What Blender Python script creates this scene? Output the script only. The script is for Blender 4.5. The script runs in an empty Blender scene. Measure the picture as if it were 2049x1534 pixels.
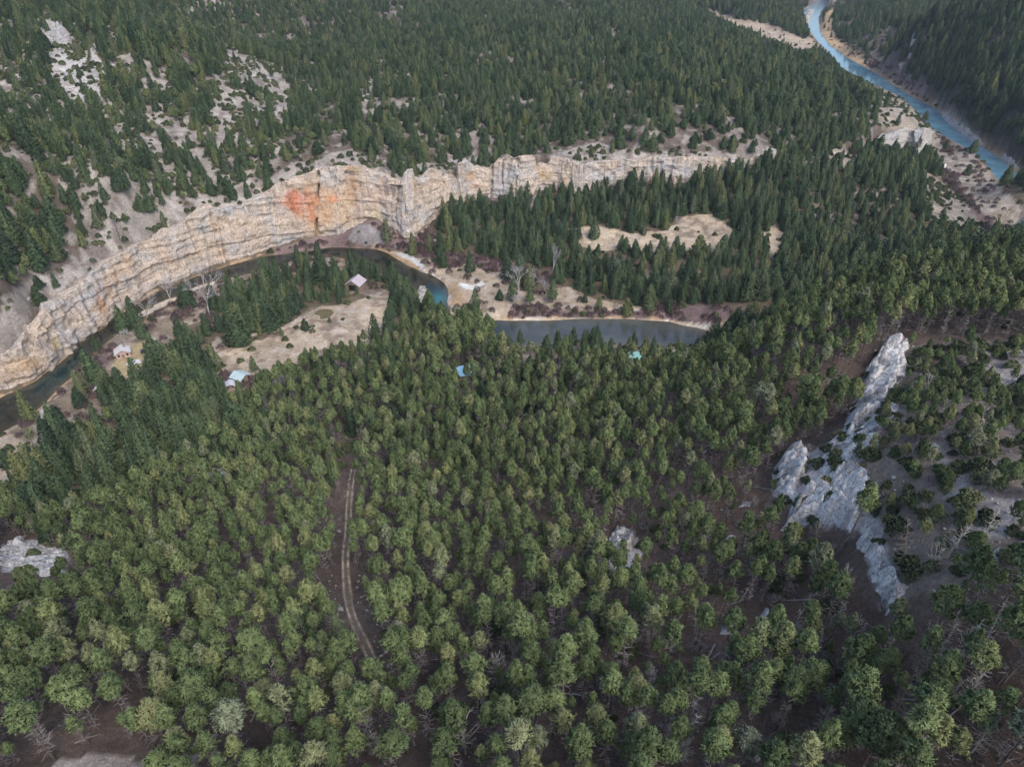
import bpy, math, random
import numpy as np
from mathutils import Vector, Matrix, Euler

random.seed(7)
RNG = np.random.default_rng(11)
SC = bpy.context.scene
COL = SC.collection

# ------------------------------------------------------------------ camera
FPX, CX, CY = 1400.0, 1024.5, 767.0        # focal length in photo pixels
PITCH = math.radians(35.0)
CAMZ = 160.0
cam_d = bpy.data.cameras.new("camera")
cam_d.sensor_width = 36.0
cam_d.lens = 36.0 * FPX / 2049.0
cam_d.clip_start = 1.0
cam_d.clip_end = 8000.0
cam = bpy.data.objects.new("camera", cam_d)
cam.location = (0, 0, CAMZ)
cam.rotation_euler = (math.radians(90) - PITCH, 0, 0)
COL.objects.link(cam)
SC.camera = cam

# ------------------------------------------------------------------ sky, sun
SUN_EL, SUN_AZ = math.radians(48), math.radians(150)   # azimuth clockwise from +Y
world = bpy.data.worlds.new("World")
SC.world = world
world.use_nodes = True
wn = world.node_tree
bg = wn.nodes["Background"]
sky = wn.nodes.new("ShaderNodeTexSky")
sky.sky_type = 'NISHITA'
sky.sun_disc = False
sky.sun_elevation = SUN_EL
sky.sun_rotation = SUN_AZ
sky.dust_density = 3.0
sky.air_density = 1.0
wn.links.new(sky.outputs[0], bg.inputs[0])
bg.inputs[1].default_value = 0.15
sl = bpy.data.lights.new("sun", 'SUN')
sl.energy = 1.1
sl.angle = math.radians(25)
sl.color = (1.0, 0.95, 0.88)
sun = bpy.data.objects.new("sun", sl)
sd = Vector((math.sin(SUN_AZ) * math.cos(SUN_EL), math.cos(SUN_AZ) * math.cos(SUN_EL), math.sin(SUN_EL)))
sun.rotation_euler = sd.to_track_quat('Z', 'Y').to_euler()
sun.location = (0, -50, 300)
COL.objects.link(sun)
SC.view_settings.view_transform = 'Standard'
SC.view_settings.look = 'None'
SC.view_settings.exposure = 0.80
SC.view_settings.gamma = 1.0
SC.cycles.max_bounces = 4
SC.cycles.diffuse_bounces = 3
SC.cycles.glossy_bounces = 2
SC.cycles.transparent_max_bounces = 4

# ------------------------------------------------------------------ survey helpers
SP, CP = math.sin(PITCH), math.cos(PITCH)


def ray(px, py):
    px = np.asarray(px, float); py = np.asarray(py, float)
    a = px - CX; b = CY - py
    return a, FPX * CP + b * SP, -FPX * SP + b * CP


def bp(px, py, z=0.0):
    """ground position seen at survey pixel (px,py), at elevation z"""
    dx, dy, dz = ray(px, py)
    t = (z - CAMZ) / dz
    return dx * t, dy * t


def proj(x, y, z):
    d = z - CAMZ
    f = y * CP - d * SP
    u = y * SP + d * CP
    f = np.where(np.abs(f) < 1e-6, 1e-6, f)
    px = CX + FPX * x / f
    py = CY - FPX * u / f
    bad = f < 1
    return np.where(bad, -9999, px), np.where(bad, 9999, py), f


# ------------------------------------------------------------------ numpy noise
_P = RNG.permutation(512)
_G = RNG.uniform(-1, 1, 512)


def _h(ix, iy, iz):
    return _G[(_P[(_P[(ix & 511)] + iy) & 511] + iz) & 511]


def vnoise(x, y, z=0.0):
    x, y, z = np.broadcast_arrays(np.asarray(x, float), np.asarray(y, float), np.asarray(z, float))
    ix = np.floor(x).astype(int); iy = np.floor(y).astype(int); iz = np.floor(z).astype(int)
    fx = x - ix; fy = y - iy; fz = z - iz
    fx = fx * fx * (3 - 2 * fx); fy = fy * fy * (3 - 2 * fy); fz = fz * fz * (3 - 2 * fz)
    r = 0
    for a in (0, 1):
        wa = fx if a else 1 - fx
        for b in (0, 1):
            wb = fy if b else 1 - fy
            for c in (0, 1):
                wc = fz if c else 1 - fz
                r = r + wa * wb * wc * _h(ix + a, iy + b, iz + c)
    return r


def fbm(x, y, z=0.0, o=4, g=0.5):
    r = 0; a = 1.0; s = 0
    for i in range(o):
        r = r + a * vnoise(x * 2 ** i + 17.3 * i, y * 2 ** i - 9.1 * i, np.asarray(z) * 2 ** i + 3.7 * i)
        s += a; a *= g
    return r / s


def inpoly(px, py, poly):
    ins = np.zeros(px.shape, bool)
    n = len(poly)
    x0 = min(p[0] for p in poly); x1 = max(p[0] for p in poly)
    y0 = min(p[1] for p in poly); y1 = max(p[1] for p in poly)
    m = (px >= x0) & (px <= x1) & (py >= y0) & (py <= y1)
    if not m.any():
        return ins
    X = px[m]; Y = py[m]; r = np.zeros(X.shape, bool)
    for i in range(n):
        ax, ay = poly[i]; bx, by = poly[(i + 1) % n]
        if ay == by:
            continue
        c = ((ay > Y) != (by > Y)) & (X < (bx - ax) * (Y - ay) / (by - ay) + ax)
        r ^= c
    ins[m] = r
    return ins


def dist_line(X, Y, pts, closed=False):
    """distance to a polyline in world metres"""
    d = np.full(X.shape, 1e9)
    n = len(pts)
    for i in range(n if closed else n - 1):
        ax, ay = pts[i]; bx, by = pts[(i + 1) % n]
        vx, vy = bx - ax, by - ay
        L = vx * vx + vy * vy + 1e-9
        t = np.clip(((X - ax) * vx + (Y - ay) * vy) / L, 0, 1)
        d = np.minimum(d, (X - ax - t * vx) ** 2 + (Y - ay - t * vy) ** 2)
    return np.sqrt(d)


def sstep(a, b, x):
    t = np.clip((x - a) / (b - a), 0, 1)
    return t * t * (3 - 2 * t)


def catmull(pts, step):
    P = np.array([pts[0]] + list(pts) + [pts[-1]], float)
    out = []
    for i in range(1, len(P) - 2):
        p0, p1, p2, p3 = P[i - 1], P[i], P[i + 1], P[i + 2]
        n = max(1, int(np.linalg.norm((p2 - p1)[:2]) / step))
        for k in range(n):
            t = k / n
            out.append(0.5 * (2 * p1 + (p2 - p0) * t + (2 * p0 - 5 * p1 + 4 * p2 - p3) * t * t + (3 * p1 - p0 - 3 * p2 + p3) * t ** 3))
    out.append(P[-2])
    return np.array(out)


def resample(P, n):
    P = np.asarray(P, float)
    s = np.concatenate([[0], np.cumsum(np.linalg.norm(np.diff(P[:, :2], axis=0), axis=1))])
    t = np.linspace(0, s[-1], n)
    return np.stack([np.interp(t, s, P[:, k]) for k in range(P.shape[1])], 1)


# ------------------------------------------------------------------ object helpers
def mesh_obj(name, V, F, mats, parent=None, smooth=False, midx=None):
    me = bpy.data.meshes.new(name)
    V = np.asarray(V, np.float32).reshape(-1, 3)
    if isinstance(F, np.ndarray) and F.ndim == 2:
        nf, k = F.shape
        me.vertices.add(len(V)); me.vertices.foreach_set("co", V.ravel())
        me.loops.add(nf * k); me.loops.foreach_set("vertex_index", F.astype(np.int32).ravel())
        me.polygons.add(nf)
        me.polygons.foreach_set("loop_start", np.arange(0, nf * k, k, dtype=np.int32))
        me.update(calc_edges=True)
    else:
        me.from_pydata([tuple(v) for v in V], [], [tuple(f) for f in F])
    if not isinstance(mats, (list, tuple)):
        mats = [mats]
    for m in mats:
        me.materials.append(m)
    if midx is not None:
        me.polygons.foreach_set("material_index", np.asarray(midx, np.int32))
    if smooth:
        me.polygons.foreach_set("use_smooth", np.ones(len(me.polygons), bool))
    me.validate()
    o = bpy.data.objects.new(name, me)
    COL.objects.link(o)
    if parent is not None:
        o.parent = parent
    return o


def color_attr(o, arr, name="tone"):
    a = o.data.attributes.new(name, 'FLOAT_COLOR', 'POINT')
    c = np.ones((len(arr), 4), np.float32)
    c[:, :arr.shape[1]] = arr
    a.data.foreach_set("color", c.ravel())


def tag(o, label=None, cat=None, group=None, kind=None):
    if label: o["label"] = label
    if cat: o["category"] = cat
    if group: o["group"] = group
    if kind: o["kind"] = kind
    return o


def empty(name, loc, rz=0.0, label=None, cat=None, group=None):
    o = bpy.data.objects.new(name, None)
    o.empty_display_size = 0.5
    o.location = loc
    o.rotation_euler = (0, 0, rz)
    COL.objects.link(o)
    return tag(o, label, cat, group)


class MB:
    def __init__(s):
        s.v = []; s.f = []

    def add(s, vs, fs):
        b = len(s.v); s.v += [tuple(v) for v in vs]; s.f += [tuple(i + b for i in f) for f in fs]

    def box(s, x0, x1, y0, y1, z0, z1):
        s.add([(x0, y0, z0), (x1, y0, z0), (x1, y1, z0), (x0, y1, z0), (x0, y0, z1), (x1, y0, z1), (x1, y1, z1), (x0, y1, z1)],
              [(0, 3, 2, 1), (4, 5, 6, 7), (0, 1, 5, 4), (1, 2, 6, 5), (2, 3, 7, 6), (3, 0, 4, 7)])

    def tube(s, pts, rads, n=6, cap=True):
        pts = [Vector(p) for p in pts]
        b = len(s.v)
        for i, p in enumerate(pts):
            d = (pts[min(i + 1, len(pts) - 1)] - pts[max(i - 1, 0)])
            d = d.normalized() if d.length > 1e-9 else Vector((0, 0, 1))
            a = d.orthogonal().normalized(); c = d.cross(a)
            for k in range(n):
                t = 2 * math.pi * k / n
                s.v.append(tuple(p + (a * math.cos(t) + c * math.sin(t)) * rads[i]))
        for i in range(len(pts) - 1):
            for k in range(n):
                s.f.append((b + i * n + k, b + i * n + (k + 1) % n, b + (i + 1) * n + (k + 1) % n, b + (i + 1) * n + k))
        if cap:
            s.f.append(tuple(b + k for k in reversed(range(n))))
            s.f.append(tuple(b + (len(pts) - 1) * n + k for k in range(n)))

    def build(s, name, mat, parent=None, smooth=False):
        return mesh_obj(name, s.v, s.f, mat, parent, smooth)


# ------------------------------------------------------------------ materials
def new_mat(name, rough=0.9, spec=0.2):
    m = bpy.data.materials.new(name)
    m.use_nodes = True
    b = m.node_tree.nodes["Principled BSDF"]
    b.inputs["Roughness"].default_value = rough
    b.inputs["Specular IOR Level"].default_value = spec
    return m, m.node_tree, b


def N(nt, t, **kw):
    n = nt.nodes.new(t)
    for k, v in kw.items():
        setattr(n, k, v)
    return n


def noise(nt, scale, detail=4, rough=0.55, vec=None):
    n = N(nt, "ShaderNodeTexNoise")
    n.inputs["Scale"].default_value = scale
    n.inputs["Detail"].default_value = detail
    n.inputs["Roughness"].default_value = rough
    if vec is not None:
        nt.links.new(vec, n.inputs["Vector"])
    return n


def ramp(nt, src, stops):
    r = N(nt, "ShaderNodeValToRGB")
    e = r.color_ramp.elements
    while len(e) < len(stops):
        e.new(0.5)
    for i, (p, c) in enumerate(stops):
        e[i].position = p
        e[i].color = (c, c, c, 1) if isinstance(c, (int, float)) else (*c, 1)
    nt.links.new(src, r.inputs[0])
    return r


def mixc(nt, fac, a, b, mode='MIX'):
    m = N(nt, "ShaderNodeMix", data_type='RGBA', blend_type=mode)
    for sock, v in ((m.inputs[0], fac), (m.inputs[6], a), (m.inputs[7], b)):
        if isinstance(v, bpy.types.NodeSocket):
            nt.links.new(v, sock)
        elif isinstance(v, (int, float)):
            sock.default_value = v
        else:
            sock.default_value = (*v, 1)
    return m.outputs[2]


def bump(nt, b, h, strength, dist):
    n = N(nt, "ShaderNodeBump")
    n.inputs["Strength"].default_value = strength
    n.inputs["Distance"].default_value = dist
    nt.links.new(h, n.inputs["Height"])
    nt.links.new(n.outputs[0], b.inputs["Normal"])


def plain(name, col, rough=0.8, var=0.25, scale=3.0, metal=0.0):
    m, nt, b = new_mat(name, rough)
    tc = N(nt, "ShaderNodeTexCoord")
    n = noise(nt, scale, 5, 0.6, tc.outputs["Object"])
    r = ramp(nt, n.outputs[0], [(0.3, tuple(c * (1 - var) for c in col)), (0.7, tuple(min(1, c * (1 + var)) for c in col))])
    nt.links.new(r.outputs[0], b.inputs["Base Color"])
    b.inputs["Metallic"].default_value = metal
    bump(nt, b, n.outputs[0], 0.3, 0.05)
    return m


def foliage_mat(name, dark, light, warm, hue_scale=0.02):
    """tree tone varies from tree to tree (random and by stand) and from sprig to sprig"""
    m, nt, b = new_mat(name, 0.75, 0.15)
    oi = N(nt, "ShaderNodeObjectInfo")
    tc = N(nt, "ShaderNodeTexCoord")
    n1 = noise(nt, 1.3, 3, 0.6, tc.outputs["Object"])
    n2 = noise(nt, hue_scale, 3, 0.6, oi.outputs["Location"])
    mid = tuple((a + c) / 2 for a, c in zip(dark, light))
    r = ramp(nt, oi.outputs["Random"], [(0.0, dark), (0.22, tuple(v * 0.8 for v in mid)), (0.45, mid), (0.72, light), (0.88, warm), (1.0, tuple(0.5 * v + 0.5 * max(light) for v in light))])
    c1 = mixc(nt, ramp(nt, n2.outputs[0], [(0.35, 0.0), (0.75, 0.55)]).outputs[0], r.outputs[0], light)
    k = ramp(nt, n1.outputs[0], [(0.3, 0.65), (0.7, 1.45)])
    c2 = mixc(nt, 1.0, c1, k.outputs[0], 'MULTIPLY')
    nt.links.new(c2, b.inputs["Base Color"])
    return m


M = {}
M['pine'] = foliage_mat("pine_needles", (0.068, 0.101, 0.049), (0.167, 0.220, 0.099), (0.232, 0.243, 0.116))
M['fir'] = foliage_mat("fir_needles", (0.036, 0.064, 0.042), (0.097, 0.142, 0.074), (0.172, 0.192, 0.084), 0.012)
M['bush'] = foliage_mat("evergreen_shrub_leaves", (0.055, 0.075, 0.045), (0.12, 0.15, 0.075), (0.17, 0.175, 0.10))
M['willow'] = foliage_mat("bare_willow_twigs", (0.085, 0.058, 0.062), (0.15, 0.11, 0.11), (0.18, 0.12, 0.10), 0.03)
M['brush'] = foliage_mat("bare_grey_twigs", (0.13, 0.115, 0.115), (0.24, 0.215, 0.21), (0.30, 0.27, 0.25), 0.05)
M['bark'] = plain("pine_bark", (0.12, 0.10, 0.09), 0.95, 0.4, 2.0)
M['twig'] = plain("grey_dead_branches", (0.27, 0.24, 0.235), 0.9, 0.35, 1.5)
M['dead'] = plain("weathered_dead_wood", (0.36, 0.34, 0.31), 0.9, 0.35, 1.0)
M['deaddark'] = plain("grey_brown_dead_wood", (0.20, 0.17, 0.15), 0.9, 0.35, 1.0)
# ------------------------------------------------------------------ river course (survey pixels at water level)
RA1 = [(-700, 1250), (-330, 1000), (-180, 900), (-60, 832), (0, 796), (18, 786), (64, 767), (94, 743), (102, 740), (127, 722), (141, 706), (166, 685), (200, 661),
       (231, 638), (278, 606), (322, 580), (346, 575), (386, 556), (419, 545), (446, 536), (520, 516), (555, 510), (588, 506),
       (627, 502), (656, 495), (700, 496), (758, 500), (800, 522), (822, 535), (850, 547), (878, 558), (893, 578), (895, 608), (905, 632),
       (950, 642), (1020, 641), (1100, 641), (1200, 639), (1300, 641), (1370, 651), (1430, 664), (1500, 668), (1600, 650), (1750, 620), (1900, 590),
       (2100, 560), (2350, 560), (2700, 620)]
RB1 = [(-500, 1400), (-240, 1080), (-120, 960), (-20, 880), (40, 845), (66, 828), (108, 784), (137, 757), (166, 726), (186, 706), (217, 681), (254, 645), (264, 632),
       (335, 598), (352, 595), (396, 571), (429, 563), (495, 548), (548, 535), (585, 520), (609, 514), (632, 512), (666, 513),
       (692, 518), (731, 527), (766, 547), (800, 562), (830, 580), (850, 600), (862, 630), (886, 654), (950, 674), (1040, 690),
       (1150, 683), (1300, 694), (1400, 702), (1480, 702), (1600, 690), (1750, 655), (1900, 625), (2100, 600), (2350, 610), (2700, 680)]
RL2 = [(1580, -40), (1625, -15), (1632, 0), (1609, 24), (1612, 41), (1619, 58), (1639, 85), (1670, 116), (1687, 140), (1725, 160), (1762, 174), (1803, 195),
       (1827, 215), (1848, 236), (1872, 263), (1909, 282), (1947, 307), (1978, 335), (1998, 362), (2022, 389), (2049, 420), (2110, 500),
       (2180, 560)]
RR2 = [(1660, -45), (1672, -15), (1667, 0), (1643, 24), (1639, 48), (1650, 79), (1677, 102), (1708, 123), (1759, 150), (1793, 174), (1834, 198), (1872, 219),
       (1902, 246), (1943, 280), (1984, 304), (2015, 328), (2049, 359), (2160, 430), (2320, 540)]


def toworld(pts, z=0.0):
    a = np.array(pts, float)
    x, y = bp(a[:, 0], a[:, 1], z)
    return np.stack([x, y], 1)


def ribbon(A, B, n):
    WA = resample(catmull(toworld(A), 3.0), n); WB = resample(catmull(toworld(B), 3.0), n)
    # jitter the banks a little so that they are not drawn with a ruler
    for W, sgn in ((WA, 7.7), (WB, 31.3)):
        t = np.arange(n) * (np.linalg.norm(W[-1] - W[0]) / n)
        W[:, 0] += 0.9 * vnoise(t * 0.25, sgn); W[:, 1] += 0.9 * vnoise(t * 0.25, sgn + 5)
    return WA, WB


RIV1 = ribbon(RA1, RB1, 420)
RIV2 = ribbon(RL2, RR2, 260)
RPOLY = [list(map(tuple, RIV[0])) + list(map(tuple, RIV[1][::-1])) for RIV in (RIV1, RIV2)]


def river_sd(X, Y):
    """signed distance to the water's edge, negative in the water"""
    out = np.full(X.shape, 200.0)
    for P in RPOLY:
        Q = P[::3]
        xs = [p[0] for p in Q]; ys = [p[1] for p in Q]
        m = (X > min(xs) - 40) & (X < max(xs) + 40) & (Y > min(ys) - 40) & (Y < max(ys) + 40)
        if not m.any():
            continue
        x = X[m]; y = Y[m]
        d = dist_line(x, y, Q, True)
        ins = inpoly(x, y, Q)
        out[m] = np.minimum(out[m], np.where(ins, -d, d))
    return out


# ------------------------------------------------------------------ relief: surveyed heights
LP = [(250, 700, 1.5), (350, 660, 2), (450, 600, 2), (600, 560, 2), (700, 600, 4), (650, 640, 4), (560, 680, 4), (470, 740, 4), (800, 560, 2),
      (900, 560, 1), (1000, 560, 2), (1000, 620, 1.5), (1150, 620, 2), (1300, 600, 3), (1100, 540, 4), (950, 500, 5), (1150, 500, 6),
      (1300, 480, 8), (1450, 480, 9), (1400, 560, 6), (1300, 440, 10), (1600, 560, 8), (1750, 500, 8), (1750, 430, 12), (1600, 430, 12),
      (1650, 370, 20), (720, 450, 9), (870, 440, 7), (980, 400, 13), (1080, 390, 15), (1200, 380, 16), (1350, 370, 18), (1450, 360, 21),
      (1550, 335, 29), (1630, 330, 28), (1700, 320, 26), (1780, 330, 18), (1830, 325, 8), (1860, 320, 4), (1800, 400, 16), (1860, 380, 12), (1900, 440, 9),
      (1930, 400, 2), (1960, 350, 2), (1900, 300, 2), (2000, 440, 2), (2049, 470, 3), (2049, 445, 2), (2110, 470, 2), (2180, 520, 2.5), (2300, 580, 3), (2130, 540, 3), (1990, 490, 5), (1900, 490, 10), (740, 490, 3), (840, 495, 3),
      # left bottom flat
      (0, 900, 2), (0, 950, 3), (30, 870, 2), (250, 780, 3), (120, 850, 4), (-150, 1000, 3),
      # near slope
      (0, 1100, 24), (150, 1100, 26), (100, 1000, 12), (0, 1250, 42), (150, 1250, 44), (400, 1250, 48), (0, 1400, 58), (0, 1534, 66), (400, 1000, 24), (400, 850, 9),
      (600, 850, 10), (600, 1000, 26), (700, 850, 12), (1000, 850, 15), (1000, 720, 5), (800, 720, 4), (640, 720, 4), (1200, 850, 26), (1200, 720, 9),
      (1300, 715, 5), (1425, 745, 16), (1400, 850, 45), (600, 1250, 48), (600, 1450, 60), (1000, 1000, 30), (1000, 1250, 48), (1000, 1500, 62),
      (1300, 1250, 57), (1400, 1000, 50), (1500, 750, 50), (1600, 720, 58), (1505, 705, 30), (1600, 645, 44), (1750, 590, 50), (1900, 550, 52),
      (2049, 520, 54), (1790, 690, 66), (1850, 800, 76), (2000, 700, 72), (2049, 850, 80), (1760, 950, 76), (1900, 1050, 84), (2049, 1100, 88),
      (1830, 1200, 80), (2049, 1300, 90), (1690, 800, 56), (1620, 880, 58), (1530, 1000, 58), (1640, 1085, 62), (1740, 1300, 72), (1500, 1250, 62),
      (1400, 1400, 66), (1700, 1500, 76), (2049, 1500, 86), (1900, 620, 60), (2049, 600, 62), (2300, 900, 82), (2300, 600, 60),
      # slope across the far river
      (2049, 350, 3), (2049, 200, 35), (2049, 0, 85), (2000, 50, 68), (1850, 50, 52), (1900, 200, 14), (1860, 200, 5), (1750, 60, 24), (1700, 15, 14), (1700, 90, 3),
      (1760, 130, 3), (2250, 250, 60), (2300, 50, 110), (1800, 150, 8), (1960, 270, 7)]
LW = [(-140, 0, 76), (0, 0, 82), (100, 0, 96), (0, -80, 100), (180, 60, 96), (-200, 60, 66), (-260, 150, 40), (260, 120, 92), (300, 250, 62), (380, 200, 75),
      (200, 330, 12), (280, 370, 4), (268, 357, 4), (292, 342, 4), (262, 336, 9), (380, 400, 4), (140, 300, 9), (-380, 150, 10), (-350, 60, 40), (700, 500, 90), (900, 900, 120), (900, 1500, 70), (600, 2200, 70),
      (1600, 1500, 140), (250, 2400, 60), (1400, 300, 120), (800, -200, 160), (-800, -200, 90), (0, -400, 130)]
UP = [(0, 560, 36), (100, 450, 39), (250, 400, 42), (400, 300, 46), (0, 300, 55), (200, 200, 66), (350, 100, 82), (100, 50, 92), (0, 0, 100), (450, 200, 58),
      (560, 240, 50), (550, 300, 47), (520, 100, 40), (600, 200, 46), (640, 100, 46), (700, 280, 46), (800, 200, 50), (900, 100, 52), (900, 0, 50),
      (700, 0, 55), (1200, 200, 46), (1200, 100, 47), (1300, 0, 42), (1400, 60, 38), (1450, 150, 42), (1600, 200, 36), (1700, 200, 34), (1000, 280, 46),
      (1550, 104, 29), (1600, 140, 26), (1745, 195, 24), (1800, 208, 6), (1832, 238, 5), (1856, 264, 3), (1700, 165, 22), (1450, 40, 10), (1600, 80, 4), (1500, 60, 8), (1630, 95, 2), (1500, 0, 36), (1590, 20, 8), (1640, 165, 27), (1820, 225, 30), (1845, 256, 24),
      (1780, 230, 33), (1700, 280, 34), (1620, 300, 32), (1560, 300, 32), (1850, 285, 8), (460, 0, 74), (-200, 400, 60), (-300, 100, 110), (1300, 270, 42), (1450, 270, 40)]
UW = [(-800, 600, 90), (-600, 1500, 170), (0, 1800, 110), (-1500, 1500, 240), (0, 2800, 200), (500, 1900, 60), (-1200, 400, 140), (-700, 250, 60)]

# ------------------------------------------------------------------ the long limestone wall: foot stations and skyline
FOOT = [(-330, 985, 0), (-180, 890, 0), (-60, 828, 0.2), (0, 788, 0.3), (18, 784, 0), (64, 767, 0), (92, 744, 0.3), (100, 728, 3), (118, 708, 4), (140, 697, 2), (166, 684, 0), (200, 660, 0),
        (231, 637, 0), (278, 605, 0), (322, 579, 0), (346, 573, 0), (386, 555, 0), (419, 544, 0), (446, 535, 0), (486, 524, 0), (520, 513, 0),
        (538, 500, 2), (570, 490, 3), (600, 485, 3.5), (630, 476, 4.5), (660, 469, 6), (690, 457, 9), (705, 447, 11), (740, 442, 12), (765, 450, 10),
        (790, 470, 6), (820, 480, 5), (842, 462, 6), (860, 440, 9), (880, 421, 12), (905, 406, 14), (925, 405, 14), (960, 393, 15), (985, 391, 15),
        (1010, 397, 14), (1040, 402, 14), (1060, 394, 15), (1075, 376, 18), (1090, 369, 19), (1110, 376, 17), (1130, 388, 15), (1160, 390, 15),
        (1200, 382, 16), (1240, 375, 17), (1290, 368, 18), (1330, 366, 18.5), (1350, 375, 17), (1380, 370, 18), (1410, 363, 19), (1450, 357, 20.5),
        (1480, 350, 22), (1510, 343, 24), (1535, 331, 27), (1552, 320, 29.5)]
SKYL = [(-400, 900), (-150, 790), (-60, 745), (0, 714), (20, 704), (39, 696), (57, 687), (66, 694), (72, 690), (60, 640), (53, 614), (88, 606), (133, 591), (166, 565), (200, 536), (225, 519), (256, 504),
        (302, 482), (322, 460), (352, 455), (378, 440), (403, 412), (419, 409), (437, 420), (488, 416), (498, 404), (529, 391), (553, 373), (599, 356),
        (631, 341), (666, 337), (709, 334), (726, 334), (744, 347), (785, 359), (791, 363), (797, 372), (810, 371), (813, 339), (825, 338), (833, 353),
        (845, 360), (850, 355), (860, 338), (876, 338), (889, 346), (894, 354), (909, 356), (915, 363), (920, 329), (937, 319), (943, 327), (957, 336),
        (979, 341), (994, 321), (1028, 317), (1059, 312), (1068, 311), (1076, 320), (1079, 332), (1098, 332), (1101, 315), (1129, 318), (1145, 327),
        (1161, 334), (1176, 330), (1200, 325), (1239, 322), (1286, 322), (1300, 317), (1362, 317), (1441, 317), (1476, 319), (1487, 326), (1508, 319),
        (1530, 300), (1552, 299), (1570, 312)]


def wall_setup(foot, skyl, step, maxh=90.0, lean=0.16):
    W = []
    for px, py, z in foot:
        x, y = bp(px, py, z); W.append((float(x), float(y), z))
    P = catmull(W, step)
    n = max(8, int(np.sum(np.linalg.norm(np.diff(P[:, :2], axis=0), axis=1)) / step))
    P = resample(P, n)
    T = np.gradient(P[:, :2], axis=0)
    k = int(9 / step) | 1
    ker = np.hanning(k + 2)[1:-1]; ker /= ker.sum()
    Ts = np.stack([np.convolve(np.pad(T[:, i], k // 2, mode='edge'), ker, 'valid') for i in (0, 1)], 1)
    Ts /= np.linalg.norm(Ts, axis=1)[:, None]
    IN = np.stack([-Ts[:, 1], Ts[:, 0]], 1)          # pointing into the rock (away from the viewer)
    hs = np.arange(2.0, maxh, 0.3)
    S = np.array(skyl, float)
    o = np.argsort(S[:, 0], kind='stable'); S = S[o]
    X = P[:, 0, None] + IN[:, 0, None] * hs * lean
    Y = P[:, 1, None] + IN[:, 1, None] * hs * lean
    Z = P[:, 2, None] + hs
    px, py, _ = proj(X, Y, Z)
    lim = np.interp(px, S[:, 0], S[:, 1])
    below = py > lim
    idx = np.argmax(~below, axis=1)
    idx = np.where(below.all(axis=1), len(hs) - 1, idx)
    H = hs[idx]
    return P, IN, H


WP, WIN, WH = wall_setup(FOOT, SKYL, 0.5)
WLEAN = 0.16
kk = 41
WHs = np.convolve(np.pad(WH, kk // 2, mode='edge'), np.ones(kk) / kk, 'valid')
WHlow = np.array([np.percentile(WH[max(0, i - 30):i + 31], 25) for i in range(0, len(WH), 10)])
WHlow = np.interp(np.arange(len(WH)), np.arange(0, len(WH), 10), WHlow)


def rbf_fit(pts, c=10.0):
    P = np.array(pts, float)
    X = P[:, :2] / 100.0
    D = np.sqrt(((X[:, None] - X[None]) ** 2).sum(-1) + (c / 100.0) ** 2)
    n = len(P)
    A = np.zeros((n + 3, n + 3)); A[:n, :n] = D + np.eye(n) * -0.004
    A[:n, n] = 1; A[:n, n + 1:] = X; A[n, :n] = 1; A[n + 1:, :n] = X.T
    w = np.linalg.solve(A, np.concatenate([P[:, 2], [0, 0, 0]]))
    return X, w, c / 100.0


def rbf_eval(fit, X, Y):
    Xc, w, c = fit
    out = np.empty(X.size)
    q = np.stack([X.ravel(), Y.ravel()], 1) / 100.0
    for i in range(0, len(q), 20000):
        b = q[i:i + 20000]
        D = np.sqrt(((b[:, None, :] - Xc[None]) ** 2).sum(-1) + c * c)
        out[i:i + 20000] = D @ w[:-3] + w[-3] + b @ w[-2:]
    return out.reshape(X.shape)


def pix_pts(L):
    r = []
    for px, py, z in L:
        x, y = bp(px, py, z); r.append((float(x), float(y), z))
    return r


low_pts = pix_pts(LP) + LW + [tuple(p) for p in WP[::60]]
up_pts = pix_pts(UP) + UW
for i in range(0, len(WP), 24):
    h = WHlow[i]
    up_pts.append((WP[i, 0] + WIN[i, 0] * (h * WLEAN + 6), WP[i, 1] + WIN[i, 1] * (h * WLEAN + 6), WP[i, 2] + h - 0.3))
SEAM = [(float(a), float(b), z) for (a, b), z in zip([tuple(map(float, bp(x_, y_, z_))) for x_, y_, z_ in ((1585, 325, 29.5), (1620, 326, 29), (1660, 322, 28.5), (1700, 316, 28), (1735, 300, 27))], (29.5, 29, 28.5, 28, 27))]
low_pts += SEAM; up_pts += SEAM
for i in range(30, 215, 12):
    up_pts.append((float(RIV2[0][i, 0]) - 3, float(RIV2[0][i, 1]), 1.2))
FL, FU = rbf_fit(low_pts), rbf_fit(up_pts, 6.0)

# second wall, above the far bend
FOOT2 = [(1768, 285, 22), (1780, 292, 19), (1796, 300, 15), (1812, 318, 8), (1826, 330, 5), (1838, 320, 4), (1848, 308, 3), (1856, 300, 2.5), (1864, 286, 3)]
SKYL2 = [(1740, 284), (1768, 280), (1780, 268), (1796, 262), (1815, 256), (1830, 262), (1845, 256), (1862, 258), (1880, 262)]
WP2, WIN2, WH2 = wall_setup(FOOT2, SKYL2, 0.6, 60, 0.3)

# region lying behind (above) the walls
BND = [tuple(p[:2] + i * 0) for p, i in zip(WP[::6], WIN[::6])]
BND += [p[:2] for p in SEAM] + [tuple(p[:2]) for p in WP2[::5]]
BND_LINE = list(BND)
riv2c = (RIV2[0] + RIV2[1]) / 2
pts = [tuple(p) for p in riv2c[::-1][::4]]
k0 = min(range(len(pts)), key=lambda i: (pts[i][0] - BND[-1][0]) ** 2 + (pts[i][1] - BND[-1][1]) ** 2)
UPOLY = BND + pts[k0:] + [(500, 3500), (-3500, 3500), (-3500, BND[0][1] - 400)]


def wall_behind(X, Y):
    """signed distance behind the wall line; only the wall stretch counts as a step"""
    ins = inpoly(X, Y, UPOLY)
    d = dist_line(X, Y, BND_LINE)
    return np.where(ins, d, -d)


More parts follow.
